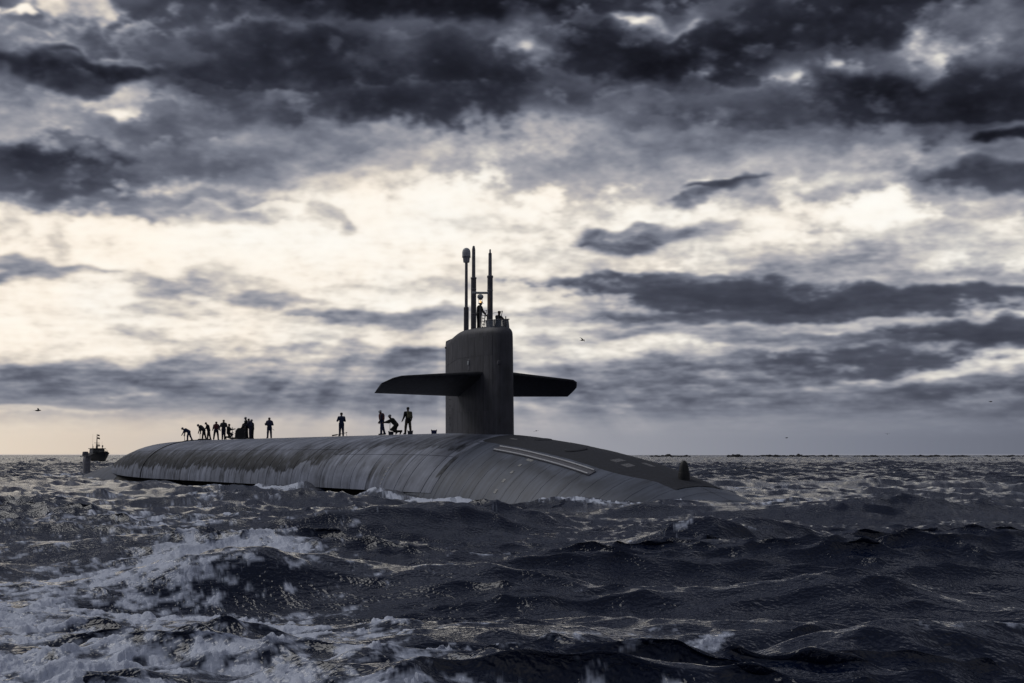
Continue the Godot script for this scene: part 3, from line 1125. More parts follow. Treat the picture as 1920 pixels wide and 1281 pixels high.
func hull_point(x: float, a: float, lift := 0.0) -> Vector3:
	var r := along(HULL, x, 2)
	return Vector3(x, along(HULL, x, 1) - r + (r + lift) * cos(a), (r + lift) * sin(a))

func hull_on(x: float, s: float, lift := 0.0) -> Vector3:
	return hull_point(x, asin(clampf(s / along(HULL, x, 2), -1.0, 1.0)), lift)

func casing_point(x: float, v: float, lift := 0.0) -> Vector3:
	# v from -1 (lower edge, far side) over 0 (top) to 1 (lower edge, camera side)
	var top := along(CASING, x, 1)
	var b := along(CASING, x, 2)
	var low := along(CASING, x, 3)
	var f := v * PI / 2
	var e := 2.0 / 2.25
	var full := Vector2(signf(v) * b * pow(absf(sin(f)), e), low + (top - low) * pow(maxf(cos(f), 0.0), e))
	var out := Vector2(sin(f) / maxf(b, 0.3), cos(f) / maxf(top - low, 0.3)).normalized()
	# at its front the casing runs out into the round of the bow
	var k := smoothstep(-15.0, -1.0, x)
	if k > 0.0:
		var r := 6.44
		var c := top - r
		var amax := acos(clampf((low - c) / r, -1.0, 1.0))
		var rnd := Vector2(r * sin(amax * v), c + r * cos(amax * v))
		full = full.lerp(rnd, k)
		out = out.lerp(Vector2(sin(amax * v), cos(amax * v)), k).normalized()
	full += out * lift
	return Vector3(x, full.y, full.x)

func casing_on(x: float, s: float) -> Vector3:
	var lo := 0.0
	var hi := 1.0
	for i in 24:
		var m := (lo + hi) / 2
		if casing_point(x, m).z < absf(s):
			lo = m
		else:
			hi = m
	var p := casing_point(x, lo)
	return Vector3(x, p.y, s)

func hull_skin(w: int, h: int, seed_: int, band: bool) -> ImageTexture:
	# weathered grey hull paint: u along the boat, v from the top (0) down to the water (1); salt streaks run down, dark growth sits in a ragged band
	var im := Image.create(w, h, false, Image.FORMAT_RGB8)
	var fine := fnl(FastNoiseLite.TYPE_SIMPLEX_SMOOTH, seed_, 1.0, 4, 0.6)
	var broad := fnl(FastNoiseLite.TYPE_SIMPLEX_SMOOTH, seed_ + 1, 1.0, 5, 0.6)
	var rag := fnl(FastNoiseLite.TYPE_SIMPLEX_SMOOTH, seed_ + 2, 1.0, 5, 0.62)
	for j in h:
		var v := (j + 0.5) / h
		for i in w:
			var x := i * (100.0 / w)
			var xw := x + 0.5 * broad.get_noise_2d(x * 0.3, 9.0)
			var run := fine.get_noise_2d(xw * (1.5 if band else 2.4), v * 1.1) * clampf(0.5 + 2.6 * broad.get_noise_2d(x * 0.2, v * 2.5 + 50.0), 0.1, 1.9)
			var run2 := fine.get_noise_2d(x * 0.9 + 400.0, v * 0.9)
			var blot := broad.get_noise_2d(x * 0.22, v * 3.0)
			var k := (0.22 if band else 0.10) * (1.0 + (0.85 if band else 0.35) * run + 0.4 * run2 + 0.5 * blot)
			if band:
				var edge := 0.83 - 0.34 * smoothstep(27.0, 9.0, x) + 0.11 * rag.get_noise_2d(x * 0.5, v * 2.0) + 0.10 * rag.get_noise_2d(x * 0.12 + 60.0, 0.0)
				var top := 0.55 - 0.25 * smoothstep(24.0, 9.0, x) + 0.2 * rag.get_noise_2d(x * 0.35 + 200.0, v * 2.0)
				var grow := smoothstep(edge + 0.02, edge - 0.02, v) * smoothstep(top - 0.16, top + 0.14, v)
				grow *= clampf(0.95 + 0.9 * rag.get_noise_2d(x * 0.8 + 30.0, v * 5.0) + 0.45 * smoothstep(14.0, 22.0, x) - 0.35, 0.0, 1.0)
				k = lerpf(k, 0.024 * (1.0 + 0.6 * run + 0.5 * blot), grow)
			else:
				var smear := smoothstep(0.07, 0.0, absf(v - 0.33 - 0.06 * blot)) * smoothstep(0.0, 0.35, run2 + 0.25) * smoothstep(28.0, 34.0, x) * smoothstep(62.0, 46.0, x)
				k = lerpf(k, 0.05, smear * 0.9)
			k = clampf(k, 0.02, 0.5)
			im.set_pixel(i, j, (Color(k * 0.87, k * 0.94, k * 1.16) if band else Color(k * 0.8, k * 0.92, k * 1.22)).linear_to_srgb())
	return ImageTexture.create_from_image(im)

func plate(fn: Callable, x0: float, x1: float, v0: float, v1: float, nx: int, nv: int, uv_of: Callable, depth := 0.05) -> ArrayMesh:
	# one plate of the skin: its face with the normals of the skin itself, and an edge that goes down to the shell below
	var pos := PackedVector3Array()
	var nor := PackedVector3Array()
	var uv := PackedVector2Array()
	var idx := PackedInt32Array()
	var e := minf(0.05, absf(x1 - x0) * 0.1)
	for j in nv + 1:
		var v := lerpf(v0, v1, float(j) / nv)
		for i in nx + 1:
			var x := lerpf(x0, x1, float(i) / nx)
			var p: Vector3 = fn.call(x, v, 0.0)
			var dx: Vector3 = fn.call(x + e, v, 0.0) - fn.call(x - e, v, 0.0)
			var dv: Vector3 = fn.call(x, v + 0.004, 0.0) - fn.call(x, v - 0.004, 0.0)
			pos.append(p)
			var n := dv.cross(dx)
			nor.append(n.normalized() if n.length() > 1e-9 else Vector3.UP)
			uv.append(uv_of.call(x, v))
	for j in nv:
		for i in nx:
			var q := j * (nx + 1) + i
			idx.append_array([q, q + 1, q + nx + 1, q + 1, q + nx + 2, q + nx + 1])
	var loop := []
	for i in nx + 1:
		loop.append([i, 0])
	for j in range(1, nv + 1):
		loop.append([nx, j])
	for i in range(nx - 1, -1, -1):
		loop.append([i, nv])
	for j in range(nv - 1, -1, -1):
		loop.append([0, j])
	for k in loop.size() - 1:
		var o := pos.size()
		for c in [loop[k], loop[k + 1]]:
			var q: int = c[1] * (nx + 1) + c[0]
			pos.append(pos[q])
			pos.append(fn.call(lerpf(x0, x1, float(c[0]) / nx), lerpf(v0, v1, float(c[1]) / nv), -depth))
			uv.append_array([uv[q], uv[q]])
		var n := (pos[o + 2] - pos[o]).cross(pos[o + 1] - pos[o]).normalized()
		nor.append_array([n, n, n, n])
		idx.append_array([o, o + 1, o + 2, o + 2, o + 1, o + 3])
	var arr := []
	arr.resize(Mesh.ARRAY_MAX)
	arr[Mesh.ARRAY_VERTEX] = pos
	arr[Mesh.ARRAY_NORMAL] = nor
	arr[Mesh.ARRAY_TEX_UV] = uv
	arr[Mesh.ARRAY_INDEX] = idx
	var m := ArrayMesh.new()
	m.add_surface_from_arrays(Mesh.PRIMITIVE_TRIANGLES, arr)
	return m

func make_submarine() -> void:
	var rng := RandomNumberGenerator.new()
	rng.seed = 77
	var sub := thing("submarine", "long dark grey missile submarine under way on the surface, crew on its deck", "submarine", SUB_AT, SUB_TURN)
	var skin := StandardMaterial3D.new()
	skin.albedo_texture = hull_skin(2048, 256, 61, true)
	skin.roughness = 0.5
	skin.metallic_specular = 0.26
	M.skin = skin
	var bow_skin := StandardMaterial3D.new()
	bow_skin.albedo_texture = hull_skin(1024, 256, 71, false)
	bow_skin.roughness = 0.45
	bow_skin.metallic_specular = 0.36
	# --- pressure hull: the round body that shows at the stern and under the casing's edge
	var rings := []
	var xs := []
	var x := -131.0
	while x < 38.01:
		xs.append(x)
		x += 1.0 if x > -6.0 or x < -84.0 else 3.0
	for q in xs:
		var ring := PackedVector3Array()
		for i in 48:
			ring.append(hull_point(q, TAU * i / 48.0, -0.05))
		rings.append(ring)
	var hull := part(sub, "hull", loft(rings, true), M.underside)
	# its plates where they show: the bow, then the stern
	var bow_uv := func(px: float, v: float) -> Vector2: return Vector2((px + 8.0) / 60.0 + 0.1, absf(v))
	var hull_fn := func(px: float, v: float, lift: float) -> Vector3: return hull_point(px, v * 1.75, lift)
	x = -5.4
	while x < 36.0:
		var nxt := x + rng.randf_range(0.9, 1.9)
		for side in [[0.0, 1.0], [-1.0, 0.0]]:
			part(hull, "hull_plate", plate(hull_fn, x + 0.016, nxt - 0.016, side[0] + 0.002, side[1] - 0.002, 2, 14, bow_uv), bow_skin)
		x = nxt
	x = -127.0
	while x < -84.0:
		var nxt := x + rng.randf_range(2.2, 4.2)
		for side in [[0.0, 1.0], [-1.0, 0.0]]:
			part(hull, "hull_plate", plate(hull_fn, x + 0.02, nxt - 0.02, side[0] + 0.002, side[1] - 0.002, 3, 10, bow_uv), bow_skin)
		x = nxt
	# --- casing over the missile tubes
	rings = []
	x = -98.5
	while x < -0.9:
		var ring := PackedVector3Array()
		for i in 33:
			ring.append(casing_point(x, -1.0 + i / 16.0, -0.05))
		for i in range(32, -1, -1):
			var p := casing_point(x, (-1.0 + i / 16.0), -0.30)
			p.y = minf(p.y, ring[i].y - 0.02)
			ring.append(p)
		rings.append(ring)
		x += 1.5
	var casing := part(sub, "casing", loft(rings, true), M.underside)
	var casing_fn := func(px: float, v: float, lift: float) -> Vector3: return casing_point(px, v, lift)
	var casing_uv := func(px: float, v: float) -> Vector2: return Vector2(-px / 100.0, absf(v))
	x = -98.4
	while x < -0.2:
		var nxt := minf(x + rng.randf_range(1.3, 2.7), 0.6)
		var split := 0.52
		var gap := rng.randf_range(0.025, 0.055)
		if x > -20.0 or x < -78.0:
			split = 0.6
		for side in [[0.0, split], [split, 1.0], [-split, 0.0], [-1.0, -split]]:
			part(casing, "casing_plate", plate(casing_fn, x + gap, nxt - gap, side[0] + 0.0025, side[1] - 0.0025, 2, 8, casing_uv), skin)
		x = nxt
	# a hose lies over the casing
	var pts := []
	for i in 19:
		var k := i / 18.0
		pts.append(casing_point(-66.0 - 1.6 * k, k, 0.03))
	part(sub, "hose", tube(pts, [0.045], 6), M.black)
	make_bow_fittings(sub)
	make_sail(sub)
	make_masts(sub)
	make_stern(sub)

func strip_on_hull(x0: float, x1: float, s0: float, s1: float, lift: float, nx := 10, ns := 3) -> ArrayMesh:
	var fn := func(px: float, q: float, up: float) -> Vector3: return hull_on(px, q, lift + up)
	return plate(fn, x0, x1, s0, s1, nx, ns, func(px: float, q: float) -> Vector2: return Vector2(px, q), lift + 0.02)

func make_bow_fittings(sub: Node3D) -> void:
	# dark non-skid deck on the bow, narrowing forward
	var rings := []
	for i in 30:
		var x := lerpf(0.2, 20.5, i / 29.0)
		var half := lerpf(2.35, 1.5, smoothstep(14.0, 20.5, x))
		var ring := PackedVector3Array()
		for j in 13:
			var v := -1.0 + j / 6.0
			ring.append(hull_on(x, half * v, -0.03 if j == 0 or j == 12 else 0.022))
		rings.append(ring)
	var deck := part(sub, "deck_walkway", loft(rings, false), M.deck)
	for m in [[1.2, 3.6, -1.9, -1.35], [5.6, 7.4, -1.2, -0.95], [8.8, 10.2, -1.5, -1.3], [13.6, 14.3, 0.5, 1.1], [15.0, 16.0, -0.3, 0.0], [14.9, 15.6, 0.7, 1.2], [2.2, 3.0, 1.1, 1.3]]:
		part(deck, "deck_mark", strip_on_hull(m[0], m[1], m[2], m[3], 0.03, 6, 2), M.worn_mark)
	for h in [[9.6, 0.9, 0.55], [4.4, 0.2, 0.45]]:
		var c := hull_on(h[0], h[1], 0.022)
		var lid := part(deck, "hatch", lathe([[h[2] + 0.08, -0.02], [h[2] + 0.08, 0.03], [h[2], 0.045], [h[2] - 0.05, 0.03], [h[2] - 0.08, 0.05], [0.05, 0.06]], 28), M.deck, c)
		lid.rotation = Vector3(asin(h[1] / 6.4), 0, -0.12)
	# safety track along the deck edge: a bed with two rails
	var bed := part(sub, "safety_track", strip_on_hull(3.4, 14.6, 2.5, 2.95, 0.05, 16, 2), M.dark_mast)
	for s in [2.52, 2.9]:
		var pts := []
		for i in 17:
			pts.append(hull_on(lerpf(3.5, 14.5, i / 16.0), s, 0.085))
		part(bed, "rail", tube(pts, [0.05], 6), M.radome)
	# draught marks: a line of short dashes down the side
	for col in [[7.9, 3.0, 6.0], [-7.2, 0.0, 0.0]]:
		for k in 7:
			if col[1] > 0.0:
				var s := lerpf(col[1], col[2], k / 6.0)
				part(sub, "draught_mark", strip_on_hull(col[0], col[0] + (0.26 if k else 0.7), s, s + 0.17, 0.012, 2, 2), M.white_paint)
			else:
				var v := lerpf(0.72, 0.97, k / 6.0)
				var fn := func(px: float, q: float, lift: float) -> Vector3: return casing_point(px, q, lift + 0.012)
				part(sub, "draught_mark", plate(fn, col[0], col[0] + 0.2, v, v + 0.012, 2, 2, func(_a: float, _b: float) -> Vector2: return Vector2.ZERO), M.white_paint)
	# sonar dome on the bow
	var base := hull_on(19.1, 0.0, 0.0)
	var dome := part(sub, "bow_sonar_dome", lathe([[0.29, -0.15], [0.30, 0.0], [0.295, 0.32], [0.27, 0.34]], 20), M.black, base)
	part(dome, "dome_cap", lathe([[0.262, 0.335], [0.265, 0.38], [0.23, 0.62], [0.17, 0.82], [0.10, 0.92], [0.02, 0.95]], 20), M.black)

func foil(q: float) -> float:
	# half thickness of the sail at the share q of its length
	return 2.05 * (1.4845 * sqrt(q) - 0.63 * q - 1.758 * q * q + 1.4215 * q * q * q - 0.5075 * q * q * q * q) 

func sail_top(x: float) -> float:
	var t := -x
	if t < 1.6:
		return lerpf(10.38, 10.58, smoothstep(0.0, 1.6, t))
	return lerpf(10.58, 10.12, smoothstep(5.6, 10.4, t))

func make_sail(sub: Node3D) -> void:
	var qs := []
	for i in 33:
		var k := i / 32.0
		qs.append(k * k * 0.6 + k * 0.4)
	var rings := []
	var uvs := []
	var levels := []
	for l in 14:
		levels.append([l / 13.0 * 0.94, 0.0])
	for l in 6:
		var a := (l + 1) / 6.0 * PI / 2
		levels.append([0.94 + 0.06 * sin(a), 0.42 * (1.0 - cos(a))])
	for l in levels:
		var ring := PackedVector3Array()
		var row := []
		for i in 64:
			var near := i < 32
			var q: float = qs[i] if near else qs[64 - i]
			var len_: float = 9.3 - 0.12 * l[0]
			var th: float = maxf(foil(q) - l[1], 0.02)
			var nose: float = l[1] * (1.0 - q) * 0.9
			var x: float = -0.45 - 0.2 * l[0] - nose - q * (len_ - nose - l[1] * 0.3)
			var y: float = lerpf(2.6, sail_top(x), l[0])
			ring.append(Vector3(x, y, th if near else -th))
			row.append(Vector2(q * 1.7, 1.0 - l[0] * 0.95))
		rings.append(ring)
		uvs.append(row)
	var sail := part(sub, "sail", loft(rings, true, false, true, uvs), M.sail)
	# its plating, seam by seam, each plate a little more or less worn
	var tones := [M.sail, streaked(0.082, 0.085, 0.1, 141), streaked(0.062, 0.065, 0.08, 241)]
	var dice := RandomNumberGenerator.new()
	dice.seed = 909
	for side in [1.0, -1.0]:
		var fn := func(q: float, l: float, lift: float) -> Vector3:
			var px := -0.45 - 0.2 * l - q * (9.3 - 0.12 * l)
			return Vector3(px, lerpf(2.6, sail_top(px), l), side * (foil(clampf(q, 0.0, 1.0)) + 0.014 + lift))
		var uv_fn := func(q: float, l: float) -> Vector2: return Vector2(q * 1.7, 1.0 - l * 0.95)
		var cols := [0.07, 0.16, 0.27, 0.38, 0.50, 0.62, 0.74, 0.86, 0.965]
		var rows := [0.1, 0.34, 0.58, 0.77, 0.925]
		for c in cols.size() - 1:
			for r in rows.size() - 1:
				part(sail, "sail_plate", plate(fn, cols[c] + 0.0012, cols[c + 1] - 0.0012, rows[r] + 0.0016, rows[r + 1] - 0.0016, 3, 2, uv_fn, 0.02), tones[dice.randi() % 3])
	# running lamp on the side, its housing proud of the plating
	var lamp_at := Vector3(-4.0, 8.25, foil(0.4) - 0.02)
	var lamp := part(sail, "side_lamp", joined([[block(Vector3(0.34, 0.72, 0.12), 0.04), moved(Vector3(0, -0.36, 0.02))]]), M.dark_mast, lamp_at)
	part(lamp, "lamp_glass", block(Vector3(0.22, 0.24, 0.08), 0.03), M.radar, Vector3(0, 0.0, 0.08))
	part(sail, "steaming_lamp", block(Vector3(0.16, 0.26, 0.2), 0.04), M.dark_mast, Vector3(-0.62, 8.1, foil(0.05) - 0.02))
	part(sail, "stern_lamp_bracket", block(Vector3(0.5, 0.14, 0.14), 0.03), M.black, Vector3(-9.3, 9.62, 0.1))
	part(sail, "access_door", block(Vector3(0.6, 1.5, 0.05), 0.02), M.sail, Vector3(-7.2, 4.15, foil(0.72) - 0.01))
	for y in [4.6, 5.0, 5.4, 5.8, 6.2]:
		part(sail, "rung", tube([Vector3(-8.3, y, foil(0.83)), Vector3(-8.3, y, foil(0.83) + 0.09), Vector3(-8.0, y, foil(0.8) + 0.09), Vector3(-8.0, y, foil(0.8))], [0.014], 5), M.dark_mast)
	# fairwater planes, tilted with the front edge up
	for side in [1.0, -1.0]:
		rings = []
		for j in 15:
			var k := j / 14.0
			var z := lerpf(0.8, 6.85, k)
			var round_ := 1.0 - pow(maxf(0.0, (k - 0.84) / 0.16), 2.2)
			var le := Vector2(lerpf(-2.1, -3.15, k) - (1.0 - round_) * 1.0, lerpf(7.72, 7.36, k) - (1.0 - round_) * 0.35)
			var te := Vector2(lerpf(-6.15, -5.4, k), lerpf(6.34, 6.42, k))
			var chord := te - le
			var nrm := Vector2(-chord.y, chord.x).normalized()
			var ring := PackedVector3Array()
			var half := lerpf(0.27, 0.11, k) * lerpf(0.35, 1.0, round_)
			for i in 28:
				var up := i < 14
				var q := (i / 14.0) if up else (28 - i) / 14.0
				q = q * q * 0.5 + q * 0.5
				var th := half * 2.9 * (1.4845 * sqrt(q) - 0.63 * q - 1.758 * q * q + 1.4215 * q * q * q - 0.515 * q * q * q * q) / 1.45
				var p := le + chord * q + nrm * (th if up else -th)
				ring.append(Vector3(p.x, p.y, z * side))
			rings.append(ring)
		part(sub, "fairwater_plane", loft(rings, true), M.plane)
	# bridge: a cockpit coaming with a low clear windscreen, posts and rails
	var scr := []
	for l in 2:
		var ring := PackedVector3Array()
		for i in 25:
			var a := lerpf(-2.0, 2.0, i / 24.0)
			ring.append(Vector3(-2.0 + 0.95 * cos(a) - 0.12 * l, 10.48 + 0.46 * l, 0.66 * sin(a)))
		scr.append(ring)
	var inner := []
	for ring in scr:
		var r2 := PackedVector3Array()
		for p in ring:
			r2.append(Vector3(-2.0 + (p.x + 2.0) * 0.985, p.y, p.z * 0.985))
		inner.append(r2)
	var wind := part(sail, "windscreen", loft([scr[0], scr[1], inner[1], inner[0]], false), M.screen)
	var top_rail := []
	for p in scr[1]:
		top_rail.append(p + Vector3(0, 0.01, 0))
	part(wind, "screen_rail", tube(top_rail, [0.025], 6), M.mast)
	for i in [2, 7, 12, 17, 22]:
		part(wind, "screen_post", tube([scr[0][i], scr[1][i] + Vector3(0, 0.02, 0)], [0.03], 6), M.dark_mast)
	part(sail, "whip_post", tube([Vector3(-1.05, 10.2, -0.1), Vector3(-1.05, 11.15, -0.1)], [0.05, 0.035], 6), M.dark_mast)
	part(sail, "whip_post", tube([Vector3(-1.3, 10.4, 0.3), Vector3(-1.3, 11.3, 0.3)], [0.04, 0.012], 6), M.dark_mast)
	# guard rails and a ladder behind the bridge
	for z in [0.55, -0.55]:
		part(sail, "guard_rail", tube([Vector3(-4.6, 10.5, z), Vector3(-4.6, 11.55, z), Vector3(-2.4, 11.6, z), Vector3(-3.0, 10.5, z)], [0.024], 6), M.mast)
	var lad := part(sail, "bridge_ladder", joined([[tube([Vector3(-3.5, 10.45, 0.15), Vector3(-3.5, 11.55, 0.15)], [0.022], 6), Transform3D.IDENTITY], [tube([Vector3(-3.1, 10.45, 0.55), Vector3(-3.1, 11.55, 0.55)], [0.022], 6), Transform3D.IDENTITY]]), M.mast)
	for k in 5:
		var y := 10.6 + k * 0.19
		part(lad, "rung", tube([Vector3(-3.5, y, 0.15), Vector3(-3.1, y, 0.55)], [0.022], 6), M.white_paint)

func make_masts(sub: Node3D) -> void:
	# satellite mast with its radome
	var m := part(sub, "satellite_mast", lathe([[0.165, 10.2], [0.165, 12.1], [0.15, 12.16], [0.1, 12.16]], 16), M.dark_mast, Vector3(-6.55, 0, 0.0))
	part(m, "pole", lathe([[0.105, 12.1], [0.095, 15.1]], 14), M.mast)
	var rd := part(m, "radome", lathe([[0.12, 15.05], [0.2, 15.08], [0.235, 15.4], [0.265, 15.42], [0.275, 15.5], [0.275, 15.72], [0.25, 15.86], [0.19, 15.96], [0.1, 16.02], [0.01, 16.04]], 20), M.radome)
	part(rd, "radome_band", lathe([[0.276, 15.4], [0.283, 15.41], [0.283, 15.45], [0.276, 15.46]], 20), M.mast)
	# two periscopes: a thick fairing with a thinner tube above it
	m = part(sub, "periscope", lathe([[0.175, 10.2], [0.17, 13.86], [0.19, 13.88], [0.19, 13.98], [0.1, 14.0]], 16), M.dark_mast, Vector3(-5.35, 0, 0.05))
	part(m, "tube", lathe([[0.12, 13.95], [0.112, 15.75], [0.1, 15.85], [0.07, 16.0], [0.02, 16.03]], 14), M.mast)
	part(m, "fairing_band", lathe([[0.176, 13.2], [0.182, 13.21], [0.182, 13.25], [0.176, 13.26]], 16), M.mast)
	m = part(sub, "periscope", lathe([[0.175, 10.3], [0.172, 13.72], [0.195, 13.75], [0.195, 13.86], [0.1, 13.9]], 16), M.dark_mast, Vector3(-3.05, 0, 0.0))
	part(m, "tube", lathe([[0.118, 13.85], [0.108, 15.28], [0.06, 15.32], [0.05, 15.42], [0.058, 15.46], [0.04, 15.54], [0.01, 15.55]], 14), M.mast)
	part(m, "fairing_band", lathe([[0.176, 12.9], [0.184, 12.91], [0.184, 12.97], [0.176, 12.98]], 16), M.mast)
	# navigation radar on its own post, with a lit lamp under it
	var post := part(sub, "radar_post", tube([Vector3(-2.9, 10.4, 0.75), Vector3(-2.9, 12.0, 0.75)], [0.05, 0.04], 8), M.dark_mast)
	part(post, "radar_pedestal", lathe([[0.08, 12.33], [0.17, 12.38], [0.2, 12.48], [0.17, 12.58], [0.08, 12.64]], 16), M.radar, Vector3(-2.9, 0, 0.75))
	var bar := part(post, "radar_antenna", block(Vector3(1.05, 0.14, 0.12), 0.03), M.radar, Vector3(-2.9, 12.66, 0.75))
	bar.rotation.y = -SUB_TURN + 0.08
	var cage := part(post, "lamp_cage", lathe([[0.05, 12.0], [0.13, 12.03], [0.13, 12.08], [0.06, 12.09]], 12), M.dark_mast, Vector3(-2.9, 0, 0.75))
	part(cage, "cage_top", lathe([[0.13, 12.3], [0.14, 12.32], [0.1, 12.35]], 12), M.dark_mast)
	for k in 4:
		var a := k * TAU / 4 + 0.6
		part(cage, "cage_bar", tube([Vector3(cos(a) * 0.12, 12.06, sin(a) * 0.12), Vector3(cos(a) * 0.12, 12.32, sin(a) * 0.12)], [0.012], 5), M.dark_mast)
	var glow := StandardMaterial3D.new()
	glow.albedo_color = Color(1, 0.9, 0.75)
	glow.emission_enabled = true
	glow.emission = Color(1.0, 0.78, 0.5)
	glow.emission_energy_multiplier = 1.6
	part(cage, "lamp_bulb", lathe([[0.01, 12.1], [0.05, 12.13], [0.06, 12.18], [0.04, 12.23], [0.01, 12.25]], 10), glow)
	var lamp := OmniLight3D.new()
	lamp.name = "masthead_lamp_light"
	lamp.light_color = Color(1.0, 0.78, 0.5)
	lamp.light_energy = 0.04
	lamp.light_size = 0.05
	lamp.omni_range = 12.0
	lamp.omni_attenuation = 2.0
	lamp.shadow_enabled = true
	lamp.position = Vector3(0, 12.18, 0)
	cage.add_child(lamp)

func make_stern(sub: Node3D) -> void:
	var rings := []
	for l in [[-3.0, 0.0], [0.0, 0.0], [1.9, 0.0], [2.28, 0.05], [2.36, 0.16]]:
		var ring := PackedVector3Array()
		for i in 28:
			var up := i < 14
			var q := (i / 14.0) if up else (28 - i) / 14.0
			var th := 0.62 * (1.4845 * sqrt(q) - 0.63 * q - 1.758 * q * q + 1.4215 * q * q * q - 0.5 * q * q * q * q) * 1.4
			th = maxf(th - l[1], 0.02)
			ring.append(Vector3(-117.3 - q * 2.7, l[0], th if up else -th))
		rings.append(ring)
	var rud := part(sub, "rudder", loft(rings, true), M.mast)
	part(rud, "rudder_cap", block(Vector3(3.5, 0.1, 0.75), 0.03), M.dark_mast, Vector3(-118.8, 2.37, 0))
	part(rud, "stern_lamp_housing", lathe([[0.38, 2.46], [0.4, 2.6], [0.36, 2.95], [0.3, 3.0], [0.05, 3.02]], 16), M.dark_mast, Vector3(-119.0, 0, 0))
	for k in 6:
		part(rud, "draught_mark", block(Vector3(0.22, 0.1, 0.02), 0.005), M.white_paint, Vector3(-117.75, 0.35 + k * 0.3, 0.53))

# ------------------------------------------------------------------ people
func body_mesh(bones: Array, cell: float) -> ArrayMesh:
	# bones: [a, b, radius at a, radius at b, colour]; one continuous skin by surface nets over the smooth union of the bones
	var lo := Vector3(1e9, 1e9, 1e9)
	var hi := -lo
	for b in bones:
		for e in 2:
			var rad: float = b[2 + e] + 0.06
			lo = lo.min(b[e] - Vector3.ONE * rad)
			hi = hi.max(b[e] + Vector3.ONE * rad)
	var nx := int(ceil((hi.x - lo.x) / cell)) + 2
	var ny := int(ceil((hi.y - lo.y) / cell)) + 2
	var nz := int(ceil((hi.z - lo.z) / cell)) + 2
	var f := PackedFloat32Array(); f.resize(nx * ny * nz); f.fill(0.3)
	var near := PackedFloat32Array(); near.resize(nx * ny * nz); near.fill(9.0)
	var who := PackedInt32Array(); who.resize(nx * ny * nz)
	var k := 0.035
	for n in bones.size():
		var b: Array = bones[n]
		var pa: Vector3 = b[0]
		var ab: Vector3 = b[1] - pa
		var l2 := maxf(ab.length_squared(), 1e-9)
		var rad := maxf(b[2], b[3]) + 0.07
		var p0 := ((pa.min(b[1]) - Vector3.ONE * rad - lo) / cell).floor()
		var p1 := ((pa.max(b[1]) + Vector3.ONE * rad - lo) / cell).ceil()
		for z in range(maxi(0, int(p0.z)), mini(nz, int(p1.z) + 1)):
			for y in range(maxi(0, int(p0.y)), mini(ny, int(p1.y) + 1)):
				for x in range(maxi(0, int(p0.x)), mini(nx, int(p1.x) + 1)):
					var p := lo + Vector3(x, y, z) * cell
					var t := clampf((p - pa).dot(ab) / l2, 0.0, 1.0)
					var d: float = (p - pa - ab * t).length() - lerpf(b[2], b[3], t)
					var q := (z * ny + y) * nx + x
					if d < near[q]:
						near[q] = d
						who[q] = n
					var h := clampf(0.5 + 0.5 * (f[q] - d) / k, 0.0, 1.0)
					f[q] = lerpf(f[q], d, h) - k * h * (1.0 - h)
	var vert := PackedInt32Array(); vert.resize(nx * ny * nz); vert.fill(-1)
	var pos := PackedVector3Array()
	var col := PackedColorArray()
	var idx := PackedInt32Array()
	var sy := nx
	var sz := nx * ny
	var corners := [0, 1, sy, sy + 1, sz, sz + 1, sz + sy, sz + sy + 1]
	for z in nz - 1:
		for y in ny - 1:
			for x in nx - 1:
				var q := z * sz + y * sy + x
				var mask := 0
				for c in 8:
					if f[q + corners[c]] < 0.0:
						mask |= 1 << c
				if mask == 0 or mask == 255:
					continue
				var sum := Vector3.ZERO
				var cnt := 0
				for e in [[0, 1], [2, 3], [4, 5], [6, 7], [0, 2], [1, 3], [4, 6], [5, 7], [0, 4], [1, 5], [2, 6], [3, 7]]:
					var fa := f[q + corners[e[0]]]
					var fb := f[q + corners[e[1]]]
					if (fa < 0.0) != (fb < 0.0):
						var t := fa / (fa - fb)
						var va := Vector3(e[0] & 1, (e[0] >> 1) & 1, e[0] >> 2)
						var vb := Vector3(e[1] & 1, (e[1] >> 1) & 1, e[1] >> 2)
						sum += va.lerp(vb, t)
						cnt += 1
				vert[q] = pos.size()
				pos.append(lo + (Vector3(x, y, z) + sum / cnt) * cell)
				col.append(bones[who[q]][4])
	for z in range(1, nz - 1):
		for y in range(1, ny - 1):
			for x in range(1, nx - 1):
				var q := z * sz + y * sy + x
				var inside := f[q] < 0.0
				for ax in 3:
					var o: int = q + [1, sy, sz][ax]
					if (f[o] < 0.0) == inside:
						continue
					var u: int = [sy, sz, 1][ax]
					var v: int = [sz, 1, sy][ax]
					var a := vert[q - u - v]
					var b := vert[q - v]
					var c := vert[q]
					var d := vert[q - u]
					if inside:
						idx.append_array([a, c, b, a, d, c])
					else:
						idx.append_array([a, b, c, a, c, d])
	var uv := PackedVector2Array(); uv.resize(pos.size())
	return finish(pos, uv, idx, col)

func add_fingers(st: SurfaceTool, wrist: Vector3, dir: Vector3, side: Vector3, skin_c: Color, curl: float) -> void:
	var palm_end := wrist + dir * 0.085
	var down := dir.cross(side).normalized()
	for k in 5:
		var root: Vector3
		var d := dir
		var len_: float = [0.072, 0.082, 0.076, 0.06, 0.055][k]
		if k < 4:
			root = palm_end + side * (0.03 - 0.02 * k) - dir * 0.02
		else:
			root = wrist + dir * 0.03 + side * 0.03
			d = (dir + side * 0.9).normalized()
		var mid := root + d * len_ * 0.55
		var tip := mid + (d.lerp(down, curl)).normalized() * len_ * 0.5
		st.append_from(tube([root, mid, tip], [0.0105, 0.0095, 0.0075], 6), 0, Transform3D.IDENTITY)

